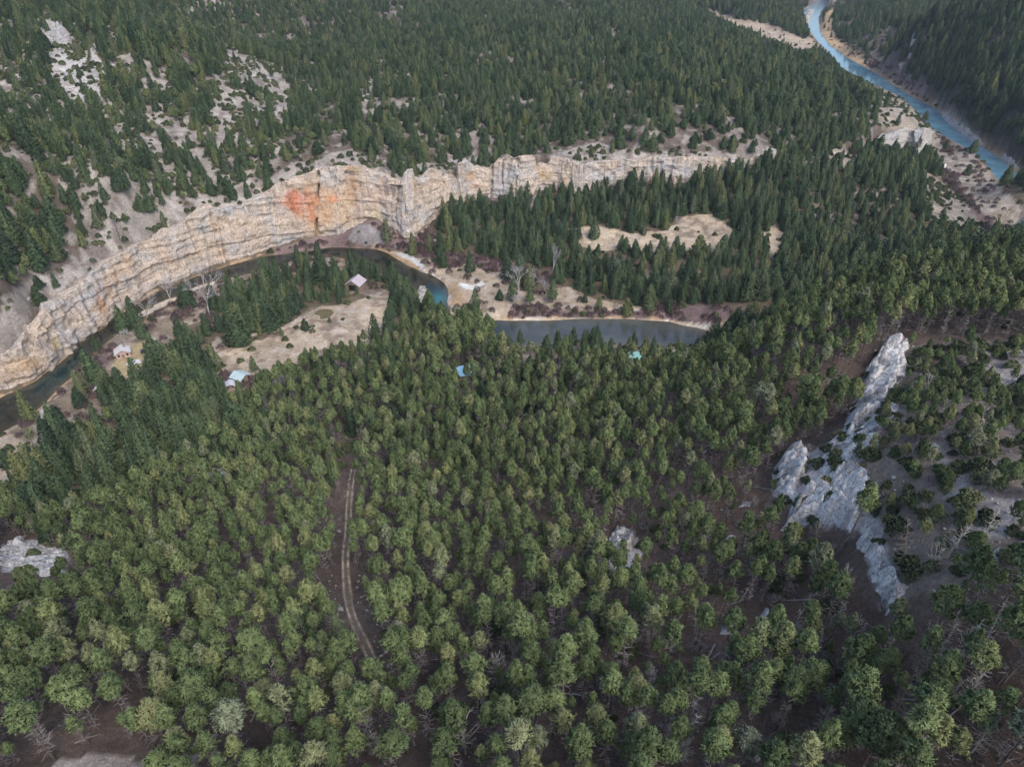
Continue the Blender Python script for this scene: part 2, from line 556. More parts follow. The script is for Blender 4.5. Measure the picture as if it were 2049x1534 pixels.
def near_wall(X, Y):
    ins = inpoly(X, Y, UPOLY)
    d = np.minimum(dist_line(X, Y, [tuple(p[:2]) for p in WP[::6]]), dist_line(X, Y, [tuple(p[:2]) for p in WP2[::5]]))
    return np.where(ins, d, -d)


def height(X, Y, detail=True):
    lo = rbf_eval(FL, X, Y)
    sd = wall_behind(X, Y)
    z = lo
    m = sd > 0
    if m.any():
        up = rbf_eval(FU, X[m], Y[m])
        z = lo.copy()
        t = sstep(6.0, 9.5, sd[m])
        z[m] = lo[m] * (1 - t) + up * t
    rs = river_sd(X, Y)
    far = np.clip((Y - 20) / 300, 0.25, 1.6)
    if detail:
        amp = np.clip(rs / 40, 0.05, 1)
        z = z + amp * (2.2 * far * fbm(X / 60, Y / 60, 0, 3) + 0.7 * fbm(X / 12, Y / 12, 3, 3) + 0.18 * fbm(X / 2.5, Y / 2.5, 5, 2))
    # banks and bed
    out = np.maximum(z, 0.25 + np.clip(rs, 0, 4) * 0.18)
    bank = sstep(0, 9, rs)
    out = np.where(rs < 200, (0.25 + np.clip(rs, 0, 9) * 0.15) * (1 - bank) + out * bank, out)
    z = np.where(rs < 0, -0.25 + np.maximum(rs, -6) * 0.25, np.where(rs < 0.8, -0.25 + rs * 0.7, out))
    return z
# ------------------------------------------------------------------ land cover: (name, outline in survey pixels)
# colours are plain albedos; tree cover: trees per spacing cell (0..1), kind, size factor
GC = dict(litter=(0.125, 0.095, 0.080), valley=(0.13, 0.105, 0.075), duff=(0.12, 0.10, 0.085), scree=(0.285, 0.258, 0.232), tan=(0.40, 0.325, 0.24),
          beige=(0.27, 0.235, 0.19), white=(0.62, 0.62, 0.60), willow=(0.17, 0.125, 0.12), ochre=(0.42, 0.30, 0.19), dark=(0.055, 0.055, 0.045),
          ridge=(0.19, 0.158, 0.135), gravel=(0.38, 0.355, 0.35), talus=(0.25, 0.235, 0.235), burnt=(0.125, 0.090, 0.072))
# zone: outline, colour, density, kind ('p' pine, 'f' fir, 'm' mixed), height factor, shrub density
ZONES = [
    ('upper', [(-900, -300), (2600, -300), (2600, 340), (1560, 340), (1550, 320), (700, 350), (500, 410), (200, 540), (0, 720), (-900, 1000)], 'duff', 0.84, 'u', 0.60, 0.4),
    ('leftslope', [(-900, -60), (430, -60), (480, 60), (560, 130), (600, 230), (560, 300), (480, 400), (200, 545), (0, 725), (-900, 1100)], 'scree', 0.80, 'm', 0.72, 1.3),
    ('leftdense', [(-300, 300), (60, 260), (150, 420), (160, 540), (60, 600), (-300, 800)], 'duff', 0.85, 'm', 0.95, 0.5),
    ('leftmid', [(210, -20), (420, 20), (440, 130), (350, 200), (240, 150), (170, 60)], 'duff', 0.85, 'm', 0.85, 0.5),
    ('lefta', [(92, 60), (150, 62), (150, 100), (205, 118), (222, 190), (135, 205), (98, 160)], 'white2', 0.16, 'm', 0.6, 1.3),
    ('leftb', [(140, 290), (235, 284), (300, 268), (300, 300), (210, 306), (150, 312)], 'scree', 0.04, 'm', 0.7, 0.5),
    ('leftc', [(450, 85), (490, 110), (560, 135), (592, 205), (575, 262), (548, 260), (540, 200), (470, 165), (430, 172), (455, 130)], 'scree', 0.15, 'm', 0.6, 1.0),
    ('leftf', [(225, 95), (300, 120), (360, 190), (300, 200), (240, 150)], 'scree', 0.35, 'm', 0.6, 1.2),
    ('leftg', [(470, 170), (540, 225), (520, 300), (440, 290), (420, 220)], 'scree', 0.38, 'm', 0.6, 1.3),
    ('leftd', [(200, 60), (225, 50), (240, 90), (215, 80)], 'scree', 0.1, 'm', 0.6, 1.0),
    ('lefte', [(300, 240), (400, 240), (400, 300), (330, 360), (300, 310)], 'scree', 0.28, 'm', 0.7, 1.3),
    ('rim', [(0, 600), (60, 560), (160, 520), (170, 480), (280, 440), (350, 400), (500, 395), (480, 420), (320, 475), (200, 545), (60, 612), (0, 660)], 'scree', 0.16, 'm', 0.75, 2.0),
    ('rim2', [(480, 402), (540, 360), (590, 325), (700, 300), (800, 325), (910, 320), (990, 315), (910, 345), (780, 362), (640, 345), (540, 392)], 'scree', 0.12, 'f', 0.7, 1.0),
    ('rim3', [(1100, 312), (1180, 285), (1290, 306), (1460, 305), (1480, 320), (1300, 324), (1140, 332)], 'scree', 0.06, 'f', 0.6, 1.0),
    ('cleara', [(1285, 118), (1330, 116), (1330, 130), (1290, 136)], 'tan', 0.05, 'f', 0.5, 0.4),
    ('clearb', [(1385, 122), (1430, 130), (1425, 142), (1390, 140)], 'tan', 0.1, 'f', 0.5, 0.4),
    ('clearc', [(1520, 140), (1570, 142), (1620, 170), (1560, 160)], 'tan', 0.25, 'f', 0.5, 0.4),
    ('cleard', [(740, 155), (830, 145), (830, 165), (760, 180), (750, 240), (710, 215)], 'scree', 0.35, 'f', 0.6, 0.8),
    ('edgehigh', [(1180, 60), (1440, 90), (1640, 130), (1740, 200), (1700, 240), (1500, 240), (1300, 170)], 'duff', 0.62, 'f', 0.8, 0.5),
    ('farfield', [(1425, 22), (1500, 42), (1560, 60), (1620, 78), (1648, 98), (1600, 110), (1540, 90), (1480, 62), (1430, 40)], 'tan', 0.01, 'f', 0.5, 0.15),
    ('farwoodl', [(1300, -60), (1590, -60), (1610, 70), (1540, 50), (1420, 22), (1300, 0)], 'duff', 1.0, 'f', 0.8, 0),
    ('spur', [(1765, 178), (1800, 188), (1850, 222), (1890, 262), (1875, 300), (1852, 268), (1800, 258), (1765, 262), (1755, 220)], 'beige', 0.10, 'f', 0.6, 0.5),
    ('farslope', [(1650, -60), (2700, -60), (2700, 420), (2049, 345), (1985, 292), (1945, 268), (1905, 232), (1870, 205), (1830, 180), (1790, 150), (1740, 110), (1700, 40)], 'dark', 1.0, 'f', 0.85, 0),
    ('farmix', [(1655, 20), (1700, 0), (1790, 60), (1800, 110), (1850, 165), (1890, 212), (1800, 170), (1700, 110)], 'duff', 0.45, 'f', 0.8, 1.0),
    ('farbank', [(1640, 50), (1650, 25), (1668, 18), (1664, 60), (1690, 92), (1740, 122), (1800, 160), (1850, 192), (1890, 228), (1960, 282), (2049, 345), (2049, 365), (1940, 285), (1870, 224), (1790, 180), (1700, 130), (1645, 85)], 'ochre', 0.05, 'f', 0.6, 0.5),
    ('farbankw', [(1740, 110), (1790, 140), (1835, 178), (1880, 214), (1850, 206), (1790, 165), (1740, 130)], 'willow', 0.02, 'f', 0.6, 2.0),
    ('farbankr', [(1880, 215), (1905, 235), (1960, 270), (1950, 282), (1905, 250), (1880, 226)], 'gravel', 0.02, 'f', 0.6, 0.5),
    # lower ground
    ('valley', [(-900, 1100), (0, 725), (200, 545), (500, 410), (700, 350), (1550, 320), (1560, 340), (1700, 330), (1770, 290), (1870, 280), (2600, 600), (2600, 900), (1000, 900), (-900, 1200)], 'valley', 0.93, 'f', 0.82, 0.5),
    ('vopen', [(-400, 960), (0, 800), (60, 850), (220, 680), (430, 560), (640, 510), (760, 540), (840, 590), (930, 640), (800, 780), (-100, 1010)], 'beige2', 0.05, 'f', 0.9, 0.7),
    ('vclump', [(415, 625), (470, 590), (530, 560), (610, 545), (660, 540), (740, 540), (800, 560), (840, 575), (850, 600), (790, 590), (735, 560), (690, 590), (640, 600), (590, 640), (550, 668), (500, 690), (455, 690), (430, 660)], 'valley', 0.72, 'f', 0.85, 0.6),
    ('vclump2', [(775, 600), (800, 590), (860, 600), (900, 640), (830, 680), (780, 650)], 'valley', 1.0, 'f', 0.8, 0.4),
    ('vclump3', [(290, 700), (330, 720), (320, 760), (262, 770), (240, 750), (270, 730)], 'valley', 0.75, 'f', 0.9, 0.4),
    ('vclump4', [(355, 660), (410, 640), (440, 660), (420, 690), (440, 740), (400, 775), (350, 765), (330, 700)], 'valley', 0.65, 'f', 0.95, 0.4),
    ('vclump5', [(620, 590), (715, 585), (735, 592), (690, 608), (640, 618), (615, 612)], 'valley', 0.7, 'f', 0.55, 0.4),
    ('meadowA', [(430, 735), (425, 712), (470, 690), (555, 672), (600, 640), (640, 615), (700, 605), (740, 590), (778, 590), (782, 650), (720, 690), (640, 700), (560, 740), (470, 760)], 'tan', 0.015, 'f', 0.4, 0.10),
    ('cabinyard', [(222, 745), (232, 700), (300, 680), (345, 700), (310, 730), (262, 765)], 'ochre2', 0.0, 'f', 0.5, 0.1),
    ('willow0', [(152, 752), (200, 705), (228, 690), (236, 700), (218, 725), (180, 760), (150, 762)], 'willow', 0.0, 'f', 0.5, 1.5),
    ('gully', [(66, 694), (75, 668), (100, 655), (108, 700), (130, 700), (160, 690), (120, 728), (96, 742), (80, 720)], 'willow', 0.0, 'f', 0.4, 0.6),
    ('talusfoot', [(538, 512), (570, 490), (650, 470), (700, 440), (770, 440), (800, 470), (850, 450), (880, 470), (900, 505), (860, 520), (800, 500), (700, 496), (600, 505)], 'willow', 0.0, 'f', 0.8, 1.2),
    ('talus1', [(696, 482), (712, 450), (745, 450), (760, 470), (775, 490), (740, 492)], 'talus', 0.0, 'f', 0.8, 0.25),
    ('talus2', [(975, 408), (990, 402), (1004, 412), (998, 440), (988, 440)], 'talus', 0.0, 'f', 0.8, 0.1),
    ('talus3', [(1062, 400), (1074, 380), (1088, 380), (1072, 420), (1062, 425)], 'talus', 0.0, 'f', 0.8, 0.1),
    ('redfoot', [(930, 410), (960, 385), (1010, 392), (1030, 405), (1000, 415), (960, 418)], 'willow', 0.0, 'f', 0.8, 1.2),
    ('flatC', [(860, 515), (900, 508), (1000, 520), (1010, 560), (1040, 580), (1150, 575), (1190, 600), (1260, 612), (1330, 625), (1440, 648), (1400, 652), (1010, 650), (910, 640), (888, 572), (840, 535), (790, 515)], 'tan', 0.02, 'f', 0.8, 0.3),
    ('willow1', [(850, 500), (990, 515), (1130, 560), (1100, 570), (1000, 545), (960, 540), (940, 525), (900, 540), (870, 525)], 'willow', 0.1, 'f', 0.8, 2.0),
    ('willow2', [(1020, 612), (1080, 608), (1120, 622), (1300, 622), (1440, 640), (1440, 655), (1300, 640), (1020, 636)], 'willow', 0.02, 'f', 0.8, 1.6),
    ('willow3', [(1260, 590), (1400, 610), (1560, 625), (1560, 650), (1440, 648), (1300, 625)], 'willow', 0.25, 'f', 0.8, 1.2),
    ('bar1', [(765, 503), (800, 504), (828, 515), (848, 535), (872, 553), (895, 572), (902, 600), (900, 612), (890, 580), (876, 560), (850, 549), (800, 522)], 'ochre', 0, 'f', 0.8, 0.1),
    ('bar1w', [(780, 505), (815, 508), (842, 522), (852, 540), (876, 553), (896, 572), (903, 612), (894, 612), (890, 578), (872, 560), (846, 546), (840, 532), (806, 516)], 'white', 0, 'f', 0.8, 0),
    ('bar1p', [(898, 585), (905, 560), (925, 590), (935, 612), (905, 612)], 'ochre', 0, 'f', 0.8, 0.1),
    ('bar2', [(730, 528), (752, 528), (768, 540), (768, 550), (745, 538)], 'white', 0, 'f', 0.8, 0),
    ('bar3', [(335, 598), (352, 592), (396, 568), (430, 561), (495, 546), (496, 550), (432, 567), (400, 577), (355, 602), (270, 640), (262, 634)], 'bone', 0, 'f', 0.8, 0),
    ('bar4', [(66, 832), (84, 812), (98, 806), (92, 824), (78, 836)], 'white', 0, 'f', 0.8, 0),
    ('bar4o', [(58, 836), (100, 790), (140, 758), (146, 760), (104, 798), (70, 838)], 'ochre', 0, 'f', 0.8, 0),
    ('bar5', [(-30, 850), (0, 790), (22, 788), (30, 792), (8, 812), (-10, 840)], 'ochre', 0, 'f', 0.8, 0),
    ('bar6', [(1030, 636), (1090, 634), (1290, 636), (1380, 646), (1450, 648), (1440, 668), (1370, 654), (1300, 643), (1100, 644), (1020, 644)], 'bone', 0, 'f', 0.8, 0),
    ('bar6w', [(1395, 650), (1450, 648), (1446, 668), (1412, 660)], 'white', 0, 'f', 0.8, 0),
    ('patch7', [(915, 566), (930, 566), (945, 572), (965, 561), (968, 568), (945, 582), (925, 577)], 'white', 0, 'f', 0.8, 0),
    ('meadowB', [(1135, 458), (1200, 452), (1262, 466), (1330, 462), (1372, 432), (1430, 428), (1478, 470), (1465, 500), (1420, 506), (1340, 508), (1290, 512), (1262, 520), (1240, 512), (1190, 500), (1150, 490)], 'tan', 0.035, 'f', 0.45, 0.15),
    ('belowB', [(1130, 500), (1480, 505), (1560, 540), (1540, 575), (1300, 560), (1150, 530)], 'valley', 0.6, 'f', 0.62, 0.5),
    ('meadowB2', [(1280, 540), (1310, 545), (1300, 580), (1285, 575)], 'beige2', 0.05, 'f', 0.45, 0.4),
    ('meadowB3', [(1520, 460), (1560, 440), (1580, 500), (1560, 530), (1525, 500)], 'tan', 0.2, 'f', 0.5, 0.4),
    ('meadowB4', [(1660, 290), (1720, 320), (1700, 350), (1650, 310)], 'beige', 0.25, 'f', 0.6, 0.5),
    ('young', [(1560, 440), (1700, 380), (1800, 380), (1850, 470), (1800, 520), (1650, 500)], 'duff', 1.0, 'f', 0.62, 0.4),
    ('screeR', [(1845, 345), (1872, 352), (1910, 385), (1955, 430), (1985, 480), (1960, 492), (1900, 480), (1850, 430), (1838, 390)], 'beige', 0.10, 'f', 0.4, 1.4),
    ('flatR', [(1868, 262), (1900, 282), (1950, 312), (2000, 368), (2060, 430), (2060, 480), (1992, 490), (1962, 440), (1905, 380), (1870, 345), (1850, 315)], 'beige', 0.01, 'f', 0.5, 0.55),
    ('flatRw', [(1870, 330), (1910, 350), (1930, 390), (1975, 430), (2020, 460), (2060, 470), (2060, 490), (1990, 490), (1955, 435), (1900, 380)], 'willow', 0.01, 'f', 0.5, 1.2),
    # near side
    ('near', [(25, 1010), (50, 935), (110, 885), (160, 865), (240, 822), (330, 812), (450, 815), (500, 797), (560, 768), (640, 735), (720, 722), (790, 690), (880, 662), (960, 682), (1000, 712), (1300, 740), (1440, 748), (1500, 708),
              (1540, 660), (1600, 640), (1750, 590), (1900, 550), (2049, 522), (2700, 420), (2700, 2600), (-900, 2600), (-900, 1300), (0, 1050)], 'litter', 0.97, 'n', 1.0, 0.35),
    ('bendwood', [(850, 655), (880, 658), (960, 680), (1030, 700), (1040, 770), (860, 750)], 'litter', 1.0, 'p', 1.25, 0.3),
    ('leftfill', [(195, 810), (235, 782), (330, 772), (440, 768), (475, 800), (340, 822), (230, 835)], 'valley', 0.8, 'f', 0.9, 0.5),
    ('leftstand', [(40, 960), (110, 880), (240, 818), (450, 812), (520, 800), (500, 880), (330, 960), (180, 1040), (40, 1075), (20, 1030)], 'litter', 0.52, 'q', 1.12, 0.4),
    ('rightlow', [(1290, 1000), (1500, 960), (1640, 1080), (1760, 1240), (2700, 1150), (2700, 2600), (1200, 2600), (1150, 1400)], 'burnt', 0.95, 'p', 0.95, 1.1),
    ('gullyn', [(670, 860), (700, 850), (720, 900), (700, 940), (670, 930)], 'litter', 0.5, 'p', 0.8, 1.2),
    ('ridge', [(1780, 688), (1850, 690), (1930, 680), (2049, 690), (2200, 690), (2200, 1150), (2049, 1180), (1850, 1180), (1780, 1220), (1740, 1150), (1720, 1060), (1600, 1050), (1545, 980), (1570, 910), (1650, 890), (1690, 850), (1720, 760)], 'ridge', 1.0, 'p', 0.58, 2.0),
    ('ridgebare', [(1960, 690), (2049, 700), (2200, 690), (2200, 810), (2049, 810), (2000, 780), (1960, 740)], 'rubble', 0.25, 'p', 0.6, 2.6),
    ('ridgebare2', [(1860, 890), (1890, 900), (1940, 980), (2049, 1000), (2060, 1060), (1960, 1080), (1900, 1020)], 'rubble', 0.35, 'p', 0.6, 2.4),
    ('ridgeslab', [(1760, 700), (1800, 712), (1810, 750), (1760, 820), (1700, 880), (1670, 890), (1690, 845), (1735, 760)], 'gravel', 0.05, 'p', 0.5, 0.8),
    ('ridgeslab2', [(1600, 1050), (1570, 920), (1640, 900), (1720, 950), (1770, 1080), (1800, 1180), (1780, 1215), (1740, 1150), (1720, 1060)], 'gravel', 0.06, 'p', 0.5, 0.6),
    ('wedge', [(1210, 1130), (1225, 1060), (1260, 1055), (1290, 1100), (1250, 1150)], 'gravel', 0.05, 'p', 0.6, 0.3),
    ('leftrock', [(0, 1085), (60, 1080), (140, 1100), (130, 1150), (60, 1150), (0, 1140)], 'gravel', 0.0, 'p', 0.6, 0.2),
    ('leftrock2', [(150, 1190), (220, 1185), (210, 1225), (160, 1235)], 'gravel', 0.1, 'p', 0.6, 0.5),
    ('turnout', [(40, 1640), (70, 1545), (120, 1520), (200, 1508), (260, 1512), (290, 1530), (300, 1640)], 'turn', 0.0, 'p', 0.6, 0.0),
    ('turnout2', [(340, 1545), (380, 1505), (410, 1490), (420, 1500), (390, 1540), (360, 1580)], 'gravel', 0.0, 'p', 0.6, 0.0),
    ('nearbank', [(990, 680), (1300, 690), (1480, 700), (1450, 745), (1300, 745), (1000, 735)], 'beige2', 0.75, 'f', 0.62, 0.5),
    ('leftflat', [(-300, 880), (0, 850), (30, 870), (55, 890), (34, 950), (24, 1000), (0, 1045), (-300, 1150)], 'tan', 0.02, 'f', 0.7, 0.2),
    ('road', [(-200, 925), (0, 914), (42, 910), (42, 916), (0, 922), (-200, 935)], 'gravel', 0, 'f', 0.7, 0.0),
]
GC['turn'] = (0.40, 0.345, 0.305)
GC['rubble'] = (0.26, 0.235, 0.225)
GC['white2'] = (0.35, 0.335, 0.325)
GC['beige2'] = (0.24, 0.195, 0.145)
GC['ochre2'] = (0.33, 0.27, 0.16)
GC['bone'] = (0.50, 0.44, 0.36)
ZI = {z[0]: i for i, z in enumerate(ZONES)}
TRACK = [(762, 1360), (735, 1300), (716, 1262), (700, 1215), (693, 1160), (692, 1110), (697, 1060), (699, 1010), (703, 965), (708, 940)]


def zone_of(px, py, jit=1.0):
    w = 7.0 * jit + 6.0 * (py < 420) + 5.0 * (py > 720)
    qx = px + w * fbm(px / 28, py / 22, 1.5, 3); qy = py + 0.7 * w * fbm(px / 28, py / 22, 8.5, 3)
    r = np.full(px.shape, -1)
    for i, z in enumerate(ZONES):
        r[inpoly(qx, qy, z[1])] = i
    return r


# ------------------------------------------------------------------ the ground: one fan-shaped sheet
def ground():
    Yv = np.concatenate([np.arange(-60, 450, 0.95), np.arange(450, 860, 1.0), np.arange(860, 900, 1.6), np.arange(900, 1500, 3.2), np.arange(1500, 3300, 18)])
    ny, nx = len(Yv), 700
    u = np.linspace(-1, 1, nx)
    uu = np.sign(u) * (0.80 * np.abs(u) + 0.20 * np.abs(u) ** 5)
    half = 150 + np.maximum(Yv, 0) * 0.98
    X = uu[None, :] * half[:, None]
    Y = np.repeat(Yv[:, None], nx, 1)
    X = X * 1.0
    Z = height(X, Y)
    # densify behind: curl up far edge so the land always closes the view
    V = np.stack([X, Y, Z], -1).reshape(-1, 3)
    i = np.arange(ny * nx).reshape(ny, nx)
    F = np.stack([i[:-1, :-1], i[:-1, 1:], i[1:, 1:], i[1:, :-1]], -1).reshape(-1, 4)
    px, py, f = proj(V[:, 0], V[:, 1], V[:, 2])
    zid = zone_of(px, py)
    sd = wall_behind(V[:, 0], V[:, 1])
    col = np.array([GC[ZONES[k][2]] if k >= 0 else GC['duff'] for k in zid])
    rs = river_sd(V[:, 0], V[:, 1])
    # narrow stony rim along the water, muddy bed
    n = fbm(V[:, 0] / 5, V[:, 1] / 5, 2, 3)
    rim = (rs > -0.5) & (rs < 1.6 + 5.0 * n) & ((sd < -7) | (sd > 0)) 
    col[rim] = col[rim] * 0.35 + np.array(GC['ochre']) * 0.65
    col[rs <= -0.5] = (0.10, 0.095, 0.07)
    # ground mottling that belongs to the ground: grass, litter, bare soil patches
    m1 = fbm(V[:, 0] / 9, V[:, 1] / 9, 7, 4)
    m2 = fbm(V[:, 0] / 28, V[:, 1] / 28, 9, 3)
    col = col * (1 + 0.28 * m1 + 0.25 * m2)[:, None]
    sc_ = np.array([ZONES[i][2] in ('scree', 'tan', 'beige', 'beige2', 'rubble', 'duff') for i in zid])
    m3 = fbm(V[:, 0] / 3.2, V[:, 1] / 3.2, 14, 4); m4 = fbm(V[:, 0] / 15, V[:, 1] / 15, 24, 3)
    k = (sstep(0.06, 0.30, m3 + 0.5 * m4) * sc_ * 0.55)[:, None]
    col = col * (1 - k) + k * np.array((0.11, 0.085, 0.075))
    k = (sstep(0.12, 0.35, -m3 + 0.3 * m4) * sc_ * 0.35)[:, None]
    col = col * (1 - k) + k * np.array((0.45, 0.42, 0.40))
    up = np.isin(zid, [ZI['upper'], ZI['leftslope'], ZI['edgehigh']])
    k = sstep(0.05, 0.3, m2 + 0.5 * m1)[:, None] * up[:, None]
    col = col * (1 - 0.6 * k) + 0.6 * k * np.array(GC['scree'])
    cg = col.reshape(ny, nx, 3)
    bl = sum(np.roll(cg, k, 0) for k in range(-4, 5)) / 9.0
    wfar = sstep(430, 560, Yv)[:, None, None] * 0.85
    col = (cg * (1 - wfar) + bl * wfar).reshape(-1, 3)
    o = mesh_obj("ground", V, F, M['ground'], smooth=True)
    color_attr(o, np.clip(col, 0.01, 0.9))
    tag(o, kind='structure')
    return o


def ground_mat():
    m, nt, b = new_mat("ground_surface", 0.95, 0.1)
    at = N(nt, "ShaderNodeAttribute", attribute_name="tone")
    tc = N(nt, "ShaderNodeTexCoord")
    n1 = noise(nt, 0.9, 6, 0.65, tc.outputs["Object"])
    n2 = noise(nt, 0.12, 5, 0.6, tc.outputs["Object"])
    k1 = ramp(nt, n1.outputs[0], [(0.3, 0.68), (0.5, 0.97), (0.72, 1.35)])
    k2 = ramp(nt, n2.outputs[0], [(0.3, 0.72), (0.7, 1.3)])
    c = mixc(nt, 1.0, at.outputs["Color"], k1.outputs[0], 'MULTIPLY')
    c = mixc(nt, 1.0, c, k2.outputs[0], 'MULTIPLY')
    n5 = noise(nt, 4.5, 3, 0.7, tc.outputs["Object"])
    k5 = ramp(nt, n5.outputs[0], [(0.36, 0.55), (0.46, 1.0), (0.60, 1.0), (0.70, 1.9)])
    c = mixc(nt, 1.0, c, k5.outputs[0], 'MULTIPLY')
    nt.links.new(c, b.inputs["Base Color"])
    bump(nt, b, n1.outputs[0], 0.4, 0.25)
    return m


M['ground'] = ground_mat()
GROUND = ground()


def hz(x, y):
    return float(height(np.array([float(x)]), np.array([float(y)]))[0])


def ground_at(px, py, z0=10.0):
    """walk down the survey ray until it meets the land"""
    dx, dy, dz = ray(px, py)
    t0 = np.linspace(0.02, 1.6, 900)
    hd = 1000.0
    L = math.sqrt(dx * dx + dy * dy + dz * dz)
    d = np.linspace(40, 1300, 1600)
    x = dx / L * d; y = dy / L * d; z = CAMZ + dz / L * d
    h = height(x, y)
    k = int(np.argmax(z < h))
    if k == 0:
        x0, y0 = bp(px, py, z0)
        return float(x0), float(y0), hz(x0, y0)
    return float(x[k]), float(y[k]), float(h[k])


# ------------------------------------------------------------------ water
def water_mat(ior=1.33):
    m, nt, b = new_mat("river_water", 0.06, 0.5)
    at = N(nt, "ShaderNodeAttribute", attribute_name="tone")
    tc = N(nt, "ShaderNodeTexCoord")
    n2 = noise(nt, 0.08, 4, 0.6, tc.outputs["Object"])
    c = mixc(nt, 1.0, at.outputs["Color"], ramp(nt, n2.outputs[0], [(0.3, 0.7), (0.7, 1.3)]).outputs[0], 'MULTIPLY')
    nt.links.new(c, b.inputs["Base Color"])
    n1 = noise(nt, 0.8, 4, 0.6, tc.outputs["Object"])
    bump(nt, b, n1.outputs[0], 0.12, 0.25)
    b.inputs["IOR"].default_value = ior
    return m


M['water'] = water_mat(1.42)
M['water2'] = water_mat(1.6)


def water(name, RIV, teal, pale=0.0):
    A, B = RIV
    n = len(A); k = 17
    c = (A + B) / 2
    ts = np.linspace(-0.12, 1.12, k)
    V = []; C = []
    for i in range(n):
        for t in ts:
            p = A[i] * (1 - t) + B[i] * t
            V.append((p[0], p[1], 0.0))
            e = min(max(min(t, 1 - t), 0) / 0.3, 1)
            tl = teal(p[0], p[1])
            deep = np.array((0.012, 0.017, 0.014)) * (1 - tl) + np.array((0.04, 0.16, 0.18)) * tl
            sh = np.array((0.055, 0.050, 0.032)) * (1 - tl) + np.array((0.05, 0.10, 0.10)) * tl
            sky_refl = pale if pale else 0.32 * float(sstep(960, 1060, proj(p[0], p[1], 0.0)[0]))  # share of sky reflection painted into the water colour
            C.append((deep * e + sh * (1 - e)) * (1 - sky_refl) + (np.array((0.12, 0.25, 0.34)) if pale else np.array((0.17, 0.185, 0.185))) * sky_refl)  # painted sky sheen: blue on the far river, grey on the centre reach
    F = []
    for i in range(n - 1):
        for j in range(k - 1):
            a = i * k + j
            F.append((a, a + 1, a + k + 1, a + k))
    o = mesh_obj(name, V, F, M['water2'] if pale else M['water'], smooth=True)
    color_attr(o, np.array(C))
    return tag(o, kind='structure')


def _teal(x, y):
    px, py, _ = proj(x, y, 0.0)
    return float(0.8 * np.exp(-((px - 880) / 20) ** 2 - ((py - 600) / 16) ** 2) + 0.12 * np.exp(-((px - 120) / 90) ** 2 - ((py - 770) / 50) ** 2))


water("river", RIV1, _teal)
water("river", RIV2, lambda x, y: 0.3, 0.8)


# ------------------------------------------------------------------ rock
def rock_mat(name, cream, grey, streak, strata=1.6):
    m, nt, b = new_mat(name, 0.9, 0.2)
    at = N(nt, "ShaderNodeAttribute", attribute_name="tone")
    tc = N(nt, "ShaderNodeTexCoord")
    mp = N(nt, "ShaderNodeMapping"); mp.inputs["Scale"].default_value = (0.10, 0.10, strata)
    mp.inputs["Rotation"].default_value = (0.03, -0.10, 0)
    nt.links.new(tc.outputs["Object"], mp.inputs[0])
    bed = noise(nt, 1.0, 5, 0.6, mp.outputs[0])
    mv = N(nt, "ShaderNodeMapping"); mv.inputs["Scale"].default_value = (0.9, 0.9, 0.10)
    nt.links.new(tc.outputs["Object"], mv.inputs[0])
    ver = noise(nt, 1.0, 4, 0.6, mv.outputs[0])
    big = noise(nt, 0.09, 4, 0.6, tc.outputs["Object"])
    fine = noise(nt, 1.6, 6, 0.7, tc.outputs["Object"])
    c = mixc(nt, ramp(nt, big.outputs[0], [(0.47, 0.0), (0.66, 1.0)]).outputs[0], cream, grey)
    c = mixc(nt, ramp(nt, bed.outputs[0], [(0.52, 0.0), (0.68, 0.35)]).outputs[0], c, tuple(v * 0.7 for v in grey))
    c = mixc(nt, ramp(nt, ver.outputs[0], [(0.56, 0.0), (0.66, 0.6)]).outputs[0], c, streak)
    c = mixc(nt, 1.0, c, ramp(nt, fine.outputs[0], [(0.28, 0.55), (0.5, 1.0), (0.75, 1.25)]).outputs[0], 'MULTIPLY')
    c = mixc(nt, at.outputs["Alpha"], c, at.outputs["Color"])
    crk = noise(nt, 0.55, 6, 0.62, tc.outputs["Object"])
    c = mixc(nt, 1.0, c, ramp(nt, crk.outputs[0], [(0.465, 1.0), (0.495, 0.45), (0.525, 1.0)]).outputs[0], 'MULTIPLY')
    c = mixc(nt, 1.0, c, ramp(nt, bed.outputs[0], [(0.44, 1.0), (0.46, 0.78), (0.49, 1.0)]).outputs[0], 'MULTIPLY')
    nt.links.new(c, b.inputs["Base Color"])
    mth = N(nt, "ShaderNodeMath", operation='ADD')
    nt.links.new(bed.outputs[0], mth.inputs[0]); nt.links.new(fine.outputs[0], mth.inputs[1])
    bump(nt, b, mth.outputs[0], 0.9, 0.7)
    return m


M['cliff'] = rock_mat("pale_limestone", (0.60, 0.50, 0.41), (0.50, 0.485, 0.48), (0.26, 0.23, 0.22))
M['rock'] = rock_mat("grey_limestone", (0.74, 0.73, 0.73), (0.68, 0.70, 0.73), (0.36, 0.35, 0.35), 0.8)

M['rock2'] = rock_mat("weathered_grey_limestone", (0.48, 0.455, 0.43), (0.40, 0.415, 0.43), (0.24, 0.23, 0.225), 0.8)

